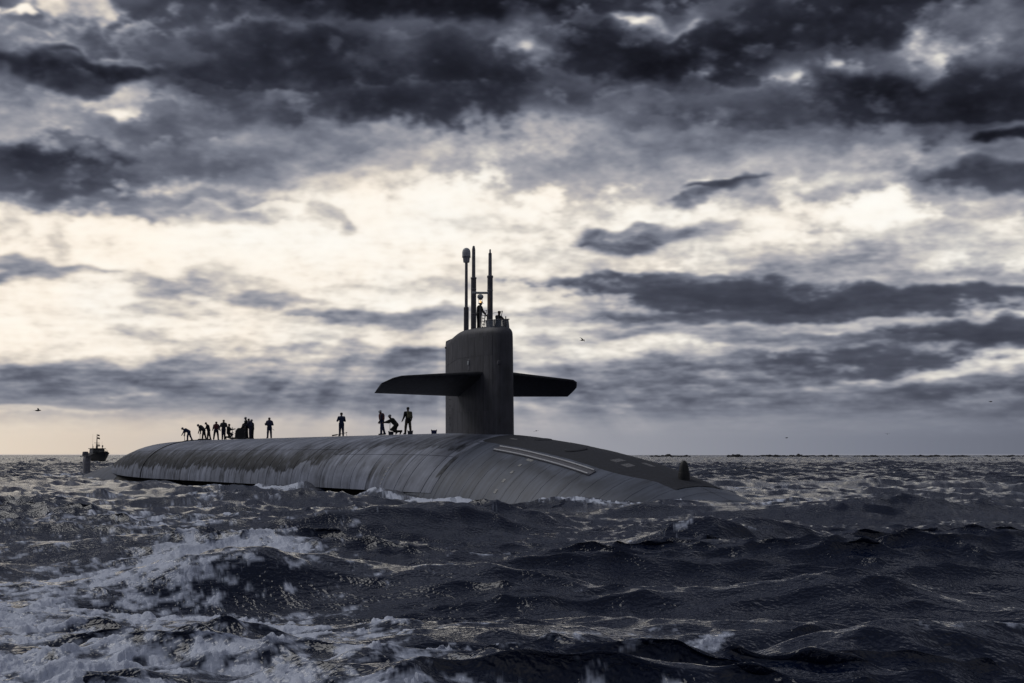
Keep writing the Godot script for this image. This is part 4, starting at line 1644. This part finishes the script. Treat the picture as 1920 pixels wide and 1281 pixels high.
func person(label: String, x: float, s: float, facing: float, pose: Dictionary, coat: Color, legs: Color, tall := 1.76, group := "crew working on the submarine's deck", floor_y := -1.0) -> Node3D:
	# facing: degrees, 0 looks to the right of the photograph, 180 to the left, 90 away from the camera
	var g := func(key: String, other: float) -> float: return deg_to_rad(pose.get(key, other))
	var skin_c := Color(0.16, 0.085, 0.06)
	var boot := Color(0.012, 0.012, 0.012)
	var k := tall / 1.76
	var hip_y := 0.0
	var rot := func(v: Vector3, fwd: float, out: float) -> Vector3: return v.rotated(Vector3.RIGHT, out).rotated(Vector3.BACK, fwd)
	# own axes: x forwards, y up, z to the person's right
	var pelvis := Vector3.ZERO
	var lean: float = g.call("lean", 3.0)
	var spine := Vector3.UP.rotated(Vector3.BACK, -lean)
	var chest := pelvis + spine * 0.36 * k
	var neck := pelvis + spine * 0.53 * k
	var nod: float = g.call("nod", 8.0)
	var head_dir := Vector3.UP.rotated(Vector3.BACK, -lean * 0.75 - nod)
	var face := Vector3.RIGHT.rotated(Vector3.BACK, -lean * 0.6 - nod).rotated(head_dir, g.call("look", 0.0))
	var head := neck + head_dir * 0.16 * k
	var bones := []
	bones.append([pelvis + Vector3(0, -0.02, 0), pelvis + spine * 0.2 * k, 0.175, 0.17, coat])
	bones.append([pelvis + spine * 0.2 * k, chest, 0.17, 0.19, coat])
	bones.append([chest + Vector3(0, 0.04, -0.1) * k, chest + Vector3(0, 0.04, 0.1) * k, 0.15, 0.15, coat])
	bones.append([chest + spine * 0.08, neck + head_dir * 0.02, 0.1, 0.062, coat])
	bones.append([neck, neck + head_dir * 0.09, 0.058, 0.058, skin_c])
	bones.append([head - head_dir * 0.035 + face * 0.012, head + head_dir * 0.045 - face * 0.008, 0.082, 0.094, skin_c])
	bones.append([head + face * 0.085 - head_dir * 0.02, head + face * 0.112 - head_dir * 0.035, 0.016, 0.014, skin_c])
	bones.append([head + face * 0.06 - head_dir * 0.085, head + face * 0.075 - head_dir * 0.085, 0.03, 0.025, skin_c])
	var feet := 0.0
	var ends := []
	for i in 2:
		var sd := -1.0 if i == 0 else 1.0
		var tag_: String = "L" if i == 0 else "R"
		var hip := pelvis + Vector3(0, -0.03, 0.095 * sd)
		var out: float = g.call("out" + tag_, 4.0)
		var th: float = g.call("hip" + tag_, 2.0)
		var kn: float = g.call("knee" + tag_, 4.0)
		var knee: Vector3 = hip + rot.call(Vector3(0, -0.43 * k, 0), th, -out * sd)
		var ankle: Vector3 = knee + rot.call(Vector3(0, -0.41 * k, 0), th - kn, -out * sd * 0.6)
		var toe_dir := Vector3.RIGHT.rotated(Vector3.BACK, g.call("toe" + tag_, 0.0)).rotated(Vector3.UP, -sd * 0.2)
		bones.append([hip, knee, 0.125, 0.09, legs])
		bones.append([knee, ankle, 0.092, 0.075, legs])
		bones.append([ankle + Vector3(0, -0.02, 0) - toe_dir * 0.05, ankle + toe_dir * 0.17 + Vector3(0, -0.045, 0), 0.062, 0.05, boot])
		feet = minf(feet, minf(ankle.y - 0.075, minf(ankle.y - 0.09 + toe_dir.y * 0.17, knee.y - 0.08)))
		var sh := chest + spine * 0.1 + Vector3(0, 0, 0.205 * sd * k)
		var ab: float = g.call("ab" + tag_, 9.0)
		var up: float = g.call("arm" + tag_, 4.0)
		var el: float = g.call("elbow" + tag_, 16.0)
		var elbow: Vector3 = sh + rot.call(Vector3(0, -0.29 * k, 0), up, -ab * sd)
		var fore: Vector3 = rot.call(Vector3(0, -1, 0), up + el, -ab * sd + g.call("in" + tag_, 0.0) * sd)
		var wrist := elbow + fore * 0.25 * k
		bones.append([sh, elbow, 0.09, 0.068, coat])
		bones.append([elbow, wrist, 0.066, 0.05, coat])
		bones.append([wrist, wrist + fore * 0.07, 0.034, 0.036, skin_c])
		ends.append([wrist, fore, sd])
		for e in 1:
			bones.append([head + face.cross(head_dir) * 0.085 * sd - head_dir * 0.01, head + face.cross(head_dir) * 0.098 * sd, 0.02, 0.018, skin_c])
	var skin_mesh := body_mesh(bones, 0.03)
	var st := SurfaceTool.new()
	st.begin(Mesh.PRIMITIVE_TRIANGLES)
	for e in ends:
		var side: Vector3 = e[1].cross(Vector3.BACK if absf(e[1].z) < 0.8 else Vector3.UP).normalized()
		add_fingers(st, e[0], e[1], side, skin_c, 0.5)
	var fm := st.commit()
	# fingers take the skin's colour and join the body's mesh
	var arr := fm.surface_get_arrays(0)
	var fc := PackedColorArray(); fc.resize(arr[Mesh.ARRAY_VERTEX].size()); fc.fill(skin_c)
	arr[Mesh.ARRAY_COLOR] = fc
	var body_arr := skin_mesh.surface_get_arrays(0)
	var base: int = body_arr[Mesh.ARRAY_VERTEX].size()
	var bp: PackedVector3Array = body_arr[Mesh.ARRAY_VERTEX]
	bp.append_array(arr[Mesh.ARRAY_VERTEX])
	var bc: PackedColorArray = body_arr[Mesh.ARRAY_COLOR]
	bc.append_array(fc)
	var bi: PackedInt32Array = body_arr[Mesh.ARRAY_INDEX]
	var fi = arr[Mesh.ARRAY_INDEX]
	if fi == null or fi.is_empty():
		for q in arr[Mesh.ARRAY_VERTEX].size():
			bi.append(base + q)
	else:
		for q in fi:
			bi.append(base + q)
	var bu := PackedVector2Array(); bu.resize(bp.size())
	var lift := Vector3(0, -feet, 0)
	for q in bp.size():
		bp[q] += lift
	var at: Vector3
	if floor_y < 0.0:
		at = sub_to_world(casing_on(x, s) + Vector3(0, 0.0, 0))
	else:
		at = sub_to_world(Vector3(x, floor_y, s))
	var o := thing("person", label, "person", at, deg_to_rad(facing), group)
	part(o, "body", finish(bp, bu, bi, bc), M.cloth)
	# eyes
	for sd in [-1.0, 1.0]:
		part(o, "eye", lathe([[0.002, -0.009], [0.009, 0.0], [0.002, 0.009]], 6), M.black, head + lift + face * 0.083 + face.cross(head_dir) * 0.032 * sd + head_dir * 0.01)
	o.set_meta("head_at", head + lift)
	var hat: String = pose.get("hat", "cap")
	var hb := Basis(face, head_dir, face.cross(head_dir)).orthonormalized()
	if hat == "helmet":
		var hm := joined([[lathe([[0.118, 0.015], [0.128, 0.02], [0.124, 0.05], [0.112, 0.1], [0.08, 0.14], [0.03, 0.158], [0.005, 0.16]], 14), Transform3D.IDENTITY], [lathe([[0.06, 0.012], [0.16, 0.01], [0.16, 0.02], [0.06, 0.03]], 14), moved(Vector3(0.012, 0, 0))]])
		var h := part(o, "helmet", hm, pose.get("hat_mat", M.helmet), head + lift)
		h.basis = hb
	elif hat == "cap":
		var cm := joined([[lathe([[0.102, 0.02], [0.108, 0.04], [0.102, 0.08], [0.075, 0.118], [0.02, 0.13]], 12), Transform3D.IDENTITY], [block(Vector3(0.13, 0.014, 0.15), 0.005), moved(Vector3(0.12, 0.022, 0))]])
		var h := part(o, "cap", cm, pose.get("hat_mat", M.cap), head + lift)
		h.basis = hb
	elif hat == "hair":
		var h := part(o, "hair", lathe([[0.098, -0.03], [0.106, 0.02], [0.104, 0.07], [0.078, 0.115], [0.02, 0.13]], 12), M.hair, head + lift - face * 0.012)
		h.basis = hb
	if pose.has("vest"):
		var vb := Basis(Vector3.BACK, -lean)
		var vest_at := chest + lift - spine * 0.24
		var vs := []
		for l in [[0.0, 0.19, 0.235], [0.12, 0.2, 0.245], [0.3, 0.21, 0.25], [0.42, 0.18, 0.2], [0.48, 0.12, 0.13]]:
			var ring := PackedVector3Array()
			for i in 16:
				var t := TAU * i / 16
				ring.append(Vector3(cos(t) * l[1] * 1.06, l[0], sin(t) * l[2] * 1.02))
			vs.append(ring)
		var v := part(o, "life_vest", loft(vs, true), pose.vest, vest_at)
		v.basis = vb
	if pose.has("pack"):
		var bk := part(o, "backpack", joined([[block(Vector3(0.2, 0.48, 0.32), 0.07), Transform3D.IDENTITY], [block(Vector3(0.1, 0.24, 0.24), 0.05), moved(Vector3(-0.13, 0.04, 0))]]), pose.pack, chest + lift + Vector3(-0.22, -0.3, 0))
		bk.basis = Basis(Vector3.BACK, -lean)
	return o

func make_crew() -> void:
	var cloth := StandardMaterial3D.new()
	cloth.vertex_color_use_as_albedo = true
	cloth.roughness = 0.9
	M.cloth = cloth
	M.helmet = paint(0.16, 0.16, 0.18, 0.5)
	M.cap = paint(0.015, 0.016, 0.024, 0.9)
	M.hair = paint(0.01, 0.008, 0.007, 0.8)
	M.vest_red = paint(0.07, 0.012, 0.014, 0.8)
	M.vest_dark = paint(0.02, 0.02, 0.026, 0.8)
	M.vest_blue = paint(0.02, 0.024, 0.06, 0.8)
	M.pack_tan = paint(0.09, 0.085, 0.05, 0.85)
	var blue := Color(0.014, 0.02, 0.062)
	var navy := Color(0.012, 0.014, 0.034)
	var dark := Color(0.011, 0.011, 0.014)
	var olive := Color(0.016, 0.018, 0.012)
	person("crew member in blue coveralls bent double over a stanchion at the stern end", -70.86, 0.2, 180, {"lean": 66, "nod": 14, "hipL": 14, "hipR": -16, "kneeL": 14, "kneeR": 10, "armL": 16, "armR": 6, "elbowL": 14, "elbowR": 10, "hat": "helmet"}, blue, blue)
	person("crew member in dark clothes stooping to the left, arms hanging, beside a stanchion", -65.25, 0.3, 180, {"lean": 48, "nod": 22, "hipL": 10, "hipR": -12, "armL": 6, "armR": -2, "elbowL": 12, "elbowR": 10, "hat": "helmet", "vest": M.vest_dark}, dark, dark, 1.8)
	person("crew member in dark clothes with bowed head, second in the stooping pair", -65.33, -0.2, 184, {"lean": 16, "nod": 30, "hipL": 8, "hipR": -10, "armL": 22, "armR": 30, "elbowL": 40, "elbowR": 40}, dark, dark, 1.8)
	person("crew member in a dark red vest standing with legs apart, back to the camera", -61.83, 0.1, 92, {"lean": 2, "outL": 11, "outR": 10, "abL": 16, "abR": 16, "elbowL": 40, "elbowR": 30, "vest": M.vest_red}, navy, dark, 1.72)
	person("tall crew member in navy standing with arms held away from the sides", -59.75, 0.0, 100, {"lean": 2, "nod": 2, "abL": 24, "abR": 20, "elbowL": 14, "elbowR": 12, "outL": 1, "outR": 1, "vest": M.vest_dark}, navy, navy, 1.86)
	person("crew member kneeling on deck, holding a short stanchion", -55.29, 0.9, 0, {"lean": 4, "nod": 5, "hipL": 12, "hipR": 70, "kneeL": 108, "kneeR": 110, "toeL": -60, "armL": 52, "armR": 40, "elbowL": 48, "elbowR": 60}, dark, dark, 1.7)
	person("crew member in a pale helmet standing behind the black covered locker", -56.69, -0.9, 10, {"lean": 16, "nod": 8, "armL": 34, "armR": 30, "elbowL": 46, "elbowR": 40, "hat": "helmet"}, dark, dark, 1.78)
	person("tall crew member in a dark coat standing right against the black locker", -51.16, 0.5, 176, {"lean": 4, "nod": 14, "armL": 12, "elbowL": 40, "armR": 8, "elbowR": 30, "hat": "helmet", "hipL": 3, "hipR": -3}, olive, dark, 1.94)
	person("crew member in navy overalls leaning towards the tall one by the locker", -50.71, 0.3, 180, {"lean": 8, "nod": 16, "armL": 38, "armR": 42, "elbowL": 48, "elbowR": 40, "hat": "cap", "vest": M.vest_blue}, navy, navy, 1.8)
	person("crew member in a grey helmet half hidden behind the one in navy overalls", -53.52, -0.8, 170, {"lean": 6, "nod": 6, "hat": "helmet", "armL": 24, "elbowL": 30}, dark, dark, 1.78)
	person("crew member in blue fatigues standing alone with a slung rifle", -45.68, 0.2, 110, {"lean": 4, "nod": 14, "abL": 20, "abR": 22, "armL": 16, "armR": 12, "elbowL": 80, "elbowR": 76, "inL": 40, "inR": 40, "outL": 5, "outR": 5, "vest": M.vest_blue}, blue, blue, 1.78)
	person("crew member in blue coveralls standing alone with folded arms", -28.43, 0.2, 112, {"lean": 1, "nod": 4, "abL": 18, "abR": 18, "armL": 16, "armR": 14, "elbowL": 86, "elbowR": 90, "inL": 50, "inR": 50, "outL": 2, "outR": 2, "hipL": 4, "hipR": -3}, blue, blue, 1.8)
	person("crew member in a white cap and dark red vest looking down", -20.30, 0.2, 186, {"lean": 4, "nod": 26, "outL": 9, "outR": 8, "hipL": 6, "hipR": -12, "armL": 4, "armR": 0, "elbowL": 34, "elbowR": 26, "inL": 20, "hat": "helmet", "hat_mat": paint(0.35, 0.36, 0.38, 0.6), "vest": M.vest_red}, navy, blue, 1.8)
	person("crew member kneeling with one arm stretched out to the left", -16.93, 0.5, 180, {"lean": 44, "nod": -10, "hipL": 46, "hipR": 12, "kneeL": 118, "kneeR": 104, "toeL": -50, "toeR": -60, "armL": 66, "armR": 50, "elbowL": 4, "elbowR": 40, "hat": "helmet"}, olive, olive, 1.86)
	person("tall crew member carrying a tan backpack, seen from behind", -16.01, 0.0, 118, {"lean": 2, "nod": 4, "outL": 9, "outR": 9, "abL": 12, "abR": 12, "elbowL": 26, "elbowR": 40, "hat": "hair", "pack": M.pack_tan}, dark, Color(0.05, 0.036, 0.026), 1.92)
	person("person in dark clothes standing on top of the sail, hand on the guard rail", -4.15, 0.25, -20, {"lean": 9, "nod": 12, "armL": 20, "armR": 44, "elbowL": 20, "elbowR": 6, "hat": "cap"}, dark, dark, 1.84, "crew on the sail", 10.5)
	person("person in dark clothes in the sail's cockpit, head and shoulders above the windscreen", -1.9, 0.0, -40, {"lean": 6, "nod": 4, "armL": 46, "armR": 44, "elbowL": 50, "elbowR": 50, "hat": "cap"}, dark, dark, 1.78, "crew on the sail", 9.75)

# ------------------------------------------------------------------ gear on deck
func on_deck(x: float, s: float) -> Vector3:
	return sub_to_world(casing_on(x, s))

func make_deck_gear() -> void:
	# stanchions
	for a in [[-71.7, 0.4, "thin steel stanchion under the bent crew member at the stern end"], [-65.14, 0.7, "thin steel stanchion beside the stooping pair of crew"], [-53.1, 1.2, "thin steel stanchion held by the kneeling crew member"]]:
		var t := thing("stanchion", a[2], "stanchion", on_deck(a[0], a[1]), 0.0, "deck stanchions")
		part(t, "post", tube([Vector3(0, -0.03, 0), Vector3(0, 1.0, 0)], [0.028, 0.024], 8), M.dark_mast)
		part(t, "foot", lathe([[0.11, -0.02], [0.11, 0.02], [0.05, 0.05], [0.03, 0.06]], 12), M.dark_mast)
		part(t, "eye", tube([Vector3(-0.13, 0.6, 0), Vector3(0.13, 0.64, 0)], [0.02], 6), M.dark_mast)
		part(t, "top_eye", tube([Vector3(0, 1.0, 0), Vector3(0.05, 1.06, 0), Vector3(0, 1.11, 0), Vector3(-0.05, 1.06, 0), Vector3(0, 1.0, 0)], [0.016], 6), M.dark_mast)
	# a mat of gear between the stooping pair's feet
	var mat := thing("tool_bag", "flat black tool bag at the feet of the stooping pair", "bag", on_deck(-63.2, 0.8), 0.1)
	part(mat, "bag_body", block(Vector3(1.3, 0.13, 0.4), 0.05), M.black)
	part(mat, "bag_handle", tube([Vector3(-0.2, 0.12, 0), Vector3(-0.15, 0.2, 0), Vector3(0.15, 0.2, 0), Vector3(0.2, 0.12, 0)], [0.018], 6), M.rubber)
	# covered locker
	var lk := thing("deck_locker", "black covered locker with a slanting side among the crew", "locker", on_deck(-53.5, 0.3), 0.0)
	var rings := []
	for l in [[0.0, -0.5, 0.42], [0.06, -0.52, 0.44], [0.75, -0.46, 0.42], [0.95, -0.3, 0.4], [1.0, -0.22, 0.36]]:
		var ring := PackedVector3Array()
		for i in 16:
			var t := TAU * i / 16
			var c := signf(cos(t)) * pow(absf(cos(t)), 0.45)
			var s := signf(sin(t)) * pow(absf(sin(t)), 0.45)
			ring.append(Vector3(lerpf(l[1], l[2], c * 0.5 + 0.5), l[0], s * 0.34))
		rings.append(ring)
	part(lk, "cover", loft(rings, true), M.black)
	part(lk, "skirt", block(Vector3(1.5, 0.16, 0.74), 0.06), M.rubber, Vector3(-0.22, 0, 0))
	part(lk, "lashing", tube([Vector3(-0.5, 0.5, 0.36), Vector3(0, 0.52, 0.37), Vector3(0.43, 0.5, 0.36)], [0.02], 6), M.rubber)
	# open tubs
	for a in [[-17.17, 0.8, "small dark open tub beside the kneeling crew member, pole standing in it", M.tub_dark], [-14.0, 0.7, "small dark open tub at the feet of the backpack carrier", M.tub_dark], [-10.7, 0.4, "small blue open tub standing alone near the sail", M.tub_blue]]:
		var t := thing("deck_tub", a[2], "tub", on_deck(a[0], a[1]) + Vector3(0, -0.01, 0), 0.06, "open tubs on the deck")
		var b := 0.31
		var h := 0.24
		part(t, "floor", block(Vector3(b, 0.02, b), 0.005), a[3])
		for k in 4:
			var wall := part(t, "side", block(Vector3(b + 0.02, h, 0.02), 0.006, 1.12), a[3], Vector3(0, 0, b / 2).rotated(Vector3.UP, k * PI / 2))
			wall.rotation = Vector3(0.12, k * PI / 2, 0)
			wall.rotation_order = EULER_ORDER_YXZ
		for k in 4:
			part(t, "corner", block(Vector3(0.05, 0.06, 0.05), 0.01), a[3], Vector3(b / 2 + 0.02, h - 0.02, b / 2 + 0.02).rotated(Vector3.UP, k * PI / 2))
	var pole := thing("pole", "thin dark pole standing upright in an open tub", "pole", on_deck(-17.4, 0.8), 0.0)
	part(pole, "shaft", tube([Vector3(0, 0.01, 0), Vector3(0.02, 0.8, 0)], [0.02], 6), M.dark_mast)
	part(pole, "knob", lathe([[0.02, 0.78], [0.035, 0.8], [0.035, 0.84], [0.01, 0.86]], 8), M.dark_mast, Vector3(0.02, 0, 0))
	# a bipod tool lies by the lone crew member's feet
	var ln := thing("deck_tool", "long dark rod-like tool lying at the feet of the crew member with folded arms", "tool", on_deck(-27.74, 0.55), 0.0)
	part(ln, "stock", block(Vector3(0.42, 0.1, 0.05), 0.02), M.black, Vector3(-0.42, 0.03, 0)).rotation.z = 0.16
	part(ln, "barrel", tube([Vector3(-0.3, 0.11, 0), Vector3(0.5, 0.27, 0)], [0.022], 6), M.black)
	part(ln, "muzzle", lathe([[0.03, 0.0], [0.035, 0.05], [0.02, 0.08]], 8), M.black, Vector3(0.49, 0.24, 0))
	part(ln, "bipod_leg", tube([Vector3(0.44, 0.25, 0), Vector3(0.5, 0.0, 0.08)], [0.012], 5), M.black)
	part(ln, "bipod_leg", tube([Vector3(0.44, 0.25, 0), Vector3(0.5, 0.0, -0.08)], [0.012], 5), M.black)
	# the rifle slung on the lone guard
	var gun := thing("rifle", "rifle slung across the guard in blue fatigues", "rifle", on_deck(-45.68, 0.2) + Vector3(0.02, 0.72, 0.2), 0.0)
	part(gun, "barrel", tube([Vector3(-0.1, 0.34, 0), Vector3(0.43, -0.05, 0)], [0.016], 6), M.black)
	part(gun, "receiver", block(Vector3(0.3, 0.09, 0.05), 0.015), M.black, Vector3(-0.14, 0.3, 0)).rotation.z = -0.62
	part(gun, "stock", block(Vector3(0.22, 0.11, 0.045), 0.02), M.black, Vector3(-0.34, 0.44, 0)).rotation.z = -0.62

# ------------------------------------------------------------------ patrol boat
func make_patrol_boat() -> void:
	var at := Vector3(-153.6, 0.0, -600.0)
	var t := thing("patrol_boat", "small grey patrol boat with a lattice mast, bow on, behind the submarine's rudder", "boat", at, -PI / 2 + 0.5)
	# own axes: x to the bow
	var st := [[-10.0, 2.5, 1.9, 2.2], [-6.0, 2.8, 1.9, 2.5], [0.0, 2.95, 2.2, 2.6], [4.0, 2.95, 2.7, 2.3], [7.0, 2.5, 3.15, 1.5], [9.0, 1.6, 3.5, 0.6], [10.2, 0.7, 3.75, 0.12], [10.6, 0.12, 3.85, 0.05]]
	var rings := []
	for s in st:
		var ring := PackedVector3Array()
		var rake: float = maxf(0.0, s[0] - 7.0) * 0.28
		for p in [[-1.0, 1.0], [-0.97, 0.72], [-0.86, 0.4], [-0.6, -0.1], [0.0, -0.35], [0.6, -0.1], [0.86, 0.4], [0.97, 0.72], [1.0, 1.0]]:
			var half: float = lerpf(s[3], s[1], clampf(p[1], 0.0, 1.0))
			ring.append(Vector3(s[0] - rake * (1.0 - clampf(p[1], 0.0, 1.0)), s[2] * p[1], half * p[0]))
		rings.append(ring)
	var hull := part(t, "hull", loft(rings, false), M.hull_grey)
	part(hull, "deck", loft([rings_edge(rings, 0), rings_edge(rings, 8)], false), M.house_grey)
	part(hull, "transom", loft([PackedVector3Array([rings[0][0], rings[0][1], rings[0][2], rings[0][3], rings[0][4]]), PackedVector3Array([rings[0][8], rings[0][7], rings[0][6], rings[0][5], rings[0][4]])], false), M.hull_grey)
	for e in [0, 8]:
		var pts := []
		for r in rings:
			pts.append(r[e])
		part(hull, "fender_rail", tube(pts, [0.13], 6), M.rubber)
	# wheelhouse
	var wh := part(t, "wheelhouse", block(Vector3(6.0, 2.7, 4.5), 0.12, 0.93), M.house_grey, Vector3(-0.6, 2.1, 0))
	part(wh, "roof", block(Vector3(6.6, 0.22, 5.0), 0.06), M.hull_grey, Vector3(0, 2.72, 0))
	for k in 5:
		var win := part(wh, "window", block(Vector3(0.06, 0.85, 0.72), 0.02), M.dark_glass, Vector3(2.90, 1.45, -1.7 + k * 0.85))
		part(win, "window_frame", joined([[block(Vector3(0.1, 0.06, 0.8), 0.01), moved(Vector3(0.02, -0.05, 0))], [block(Vector3(0.1, 0.06, 0.8), 0.01), moved(Vector3(0.02, 0.84, 0))]]), M.hull_grey)
	for z in [-1.0, 1.0]:
		for k in 3:
			part(wh, "side_window", block(Vector3(0.9, 0.7, 0.06), 0.02), M.dark_glass, Vector3(-1.8 + k * 1.5, 1.5, z * 2.17))
	part(t, "cabin", block(Vector3(4.6, 1.3, 3.8), 0.1, 0.94), M.house_grey, Vector3(-5.6, 1.95, 0))
	part(t, "fore_trunk", block(Vector3(2.6, 0.8, 3.0), 0.12, 0.9), M.house_grey, Vector3(4.0, 2.5, 0))
	# mast with yards, radar and flags
	var mast := part(t, "mast", lathe([[0.42, 4.9], [0.34, 6.0], [0.2, 6.4], [0.16, 8.3], [0.08, 10.3]], 10), M.hull_grey, Vector3(-1.0, 0, 0))
	part(mast, "yard", tube([Vector3(0, 7.0, -1.0), Vector3(0, 7.0, 1.0)], [0.07], 6), M.hull_grey)
	part(mast, "radar_shelf", block(Vector3(0.7, 0.5, 1.1), 0.08), M.hull_grey, Vector3(0.3, 5.7, -0.5))
	part(mast, "radar_bar", block(Vector3(0.2, 0.2, 1.4), 0.04), M.house_grey, Vector3(0.3, 6.4, -0.3))
	part(mast, "flag", flag_mesh(0.9, 0.6), M.cap_red, Vector3(0, 8.5, -0.15))
	part(mast, "flag", flag_mesh(0.8, 0.55), M.cap_red, Vector3(0, 9.6, -0.15))
	for a in [[0.6, 1.9, 1.6], [0.4, -1.7, 1.3], [-0.6, 1.3, 1.0], [1.2, 2.1, 0.9]]:
		part(t, "antenna", tube([Vector3(a[0], 4.9, a[1]), Vector3(a[0], 4.9 + a[2], a[1])], [0.07, 0.04], 6), M.hull_grey)
	part(t, "whip_antenna", tube([Vector3(-1.5, 4.9, 1.5), Vector3(-1.5, 10.4, 1.4)], [0.035, 0.015], 5), M.hull_grey)
	part(t, "whip_antenna", tube([Vector3(-1.0, 4.9, -1.9), Vector3(-1.0, 7.6, -1.9)], [0.035, 0.015], 5), M.hull_grey)
	part(t, "searchlight", lathe([[0.12, 4.9], [0.12, 5.5], [0.28, 5.6], [0.3, 5.9], [0.2, 6.1], [0.05, 6.15]], 10), M.hull_grey, Vector3(1.4, 0, -1.5))
	for side in [-1.0, 1.0]:
		var pts := []
		for k in 5:
			var x := lerpf(3.5, 10.0, k / 4.0)
			var z: float = side * lerpf(2.75, 0.5, pow(k / 4.0, 1.6))
			var y := lerpf(2.65, 3.7, k / 4.0)
			pts.append(Vector3(x, y + 0.9, z))
			part(t, "rail_post", tube([Vector3(x, y - 0.05, z), Vector3(x, y + 0.9, z)], [0.035], 5), M.hull_grey)
		part(t, "bow_rail", tube(pts, [0.035], 5), M.hull_grey)

func rings_edge(rings: Array, i: int) -> PackedVector3Array:
	var out := PackedVector3Array()
	for r in rings:
		out.append(r[i] + Vector3(0, -0.12, 0))
	return out

func flag_mesh(w: float, h: float) -> ArrayMesh:
	var front := []
	var rings := []
	for j in 4:
		var ring := PackedVector3Array()
		for i in 9:
			ring.append(Vector3(0.12 * sin(i * 0.9 + j * 0.4), h * (j / 3.0) - 0.05 * i * i / 16.0, -w * i / 8.0))
		rings.append(ring)
	for j in range(3, -1, -1):
		var ring := PackedVector3Array()
		for p in rings[j]:
			ring.append(p + Vector3(0.012, 0, 0))
		front.append(ring)
	return loft(rings + front, false)

# ------------------------------------------------------------------ rocks far out to the right
func make_breakwater() -> void:
	M.cap_red = paint(0.06, 0.015, 0.015, 0.8)
	var rng := RandomNumberGenerator.new()
	rng.seed = 404
	var shapes := []
	for v in 5:
		var n := fnl(FastNoiseLite.TYPE_SIMPLEX_SMOOTH, 500 + v, 0.9, 3)
		var rings := []
		for j in 7:
			var ring := PackedVector3Array()
			var a := lerpf(-0.35, PI / 2 - 0.08, j / 6.0)
			for i in 11:
				var t := TAU * i / 11
				var d := Vector3(cos(a) * cos(t), sin(a), cos(a) * sin(t))
				ring.append(d * (1.0 + 0.55 * n.get_noise_3dv(d * 1.3)))
			rings.append(ring)
		shapes.append(loft(rings, true))
	var at := Vector3(440, 0, -1930)
	var bw := thing("breakwater", "low broken line of dark rocks on the horizon at the right", "breakwater", at)
	var x := -330.0
	while x < 330.0:
		var heap := rng.randf() < 0.62
		var run := rng.randf_range(6.0, 26.0)
		var end := x + run
		while x < end:
			if heap:
				var o: MeshInstance3D = part(bw, "rock", shapes[rng.randi() % 5], M.rock, Vector3(x, 0.0, rng.randf_range(-5.0, 5.0)))
				var big := rng.randf_range(0.7, 1.5) * (1.6 if rng.randf() < 0.12 else 1.0)
				o.scale = Vector3(rng.randf_range(2.0, 3.6) * big, rng.randf_range(1.0, 1.9) * big, rng.randf_range(2.0, 3.0) * big)
				o.rotation.y = rng.randf() * TAU
				x += rng.randf_range(2.0, 5.5)
			else:
				x += run

# ------------------------------------------------------------------ gulls
func make_gulls() -> void:
	M.gull = paint(0.05, 0.05, 0.055, 0.8)
	for a in [
		[Vector3(-44.0, 6.70, -150.0), 20.0, 22.0, -14.0, 1.0, "gull gliding low at the far left above the patrol boat"],
		[Vector3(7.9, 15.44, -181.0), -30.0, 20.0, 18.0, 0.95, "gull flying just right of the submarine's sail plane"],
		[Vector3(4.2, 6.74, -280.0), 60.0, -12.0, 10.0, 0.9, "tiny gull low over the bow, close to the sail"],
		[Vector3(50.9, 5.76, -300.0), 5.0, -26.0, 0.0, 0.9, "tiny gull with drooping wings over the rocks"],
		[Vector3(69.6, 6.45, -300.0), 80.0, 6.0, 0.0, 0.75, "tiny dark bird to the right of the drooping-winged gull"],
		[Vector3(77.0, 11.16, -260.0), -10.0, -24.0, -8.0, 0.95, "gull with drooping wings at the far right edge"],
	]:
		var t := thing("gull", a[5], "bird", a[0], deg_to_rad(a[1]), "gulls in flight")
		var body := part(t, "body", tube([Vector3(-0.26, 0.0, 0), Vector3(-0.16, 0.0, 0), Vector3(0.0, 0.0, 0), Vector3(0.12, 0.01, 0), Vector3(0.2, 0.03, 0), Vector3(0.26, 0.02, 0), Vector3(0.31, 0.0, 0)], [0.015, 0.05, 0.075, 0.06, 0.045, 0.03, 0.006], 8), M.gull)
		part(body, "tail", block(Vector3(0.16, 0.012, 0.1), 0.004), M.gull, Vector3(-0.3, 0.0, 0))
		for side in [-1.0, 1.0]:
			var rings := []
			for k in 7:
				var q := k / 6.0
				var lift: float = 0.62 * (sin(deg_to_rad(a[2])) * minf(q, 0.45) / 0.45 * 0.45 + sin(deg_to_rad(a[2] * -0.35)) * maxf(0.0, q - 0.45) + side * sin(deg_to_rad(a[3])) * q)
				var chord := lerpf(0.17, 0.03, pow(q, 1.4))
				var c := Vector3(0.04 - 0.16 * maxf(0.0, q - 0.4) + 0.05 * minf(q, 0.4), 0.03 + lift, side * 0.62 * q * a[4])
				rings.append(PackedVector3Array([c + Vector3(chord * 0.5, 0, 0), c + Vector3(0, 0.018, 0), c + Vector3(-chord * 0.6, 0, 0), c + Vector3(0, -0.008, 0)]))
			part(t, "wing", loft(rings, true), M.gull)
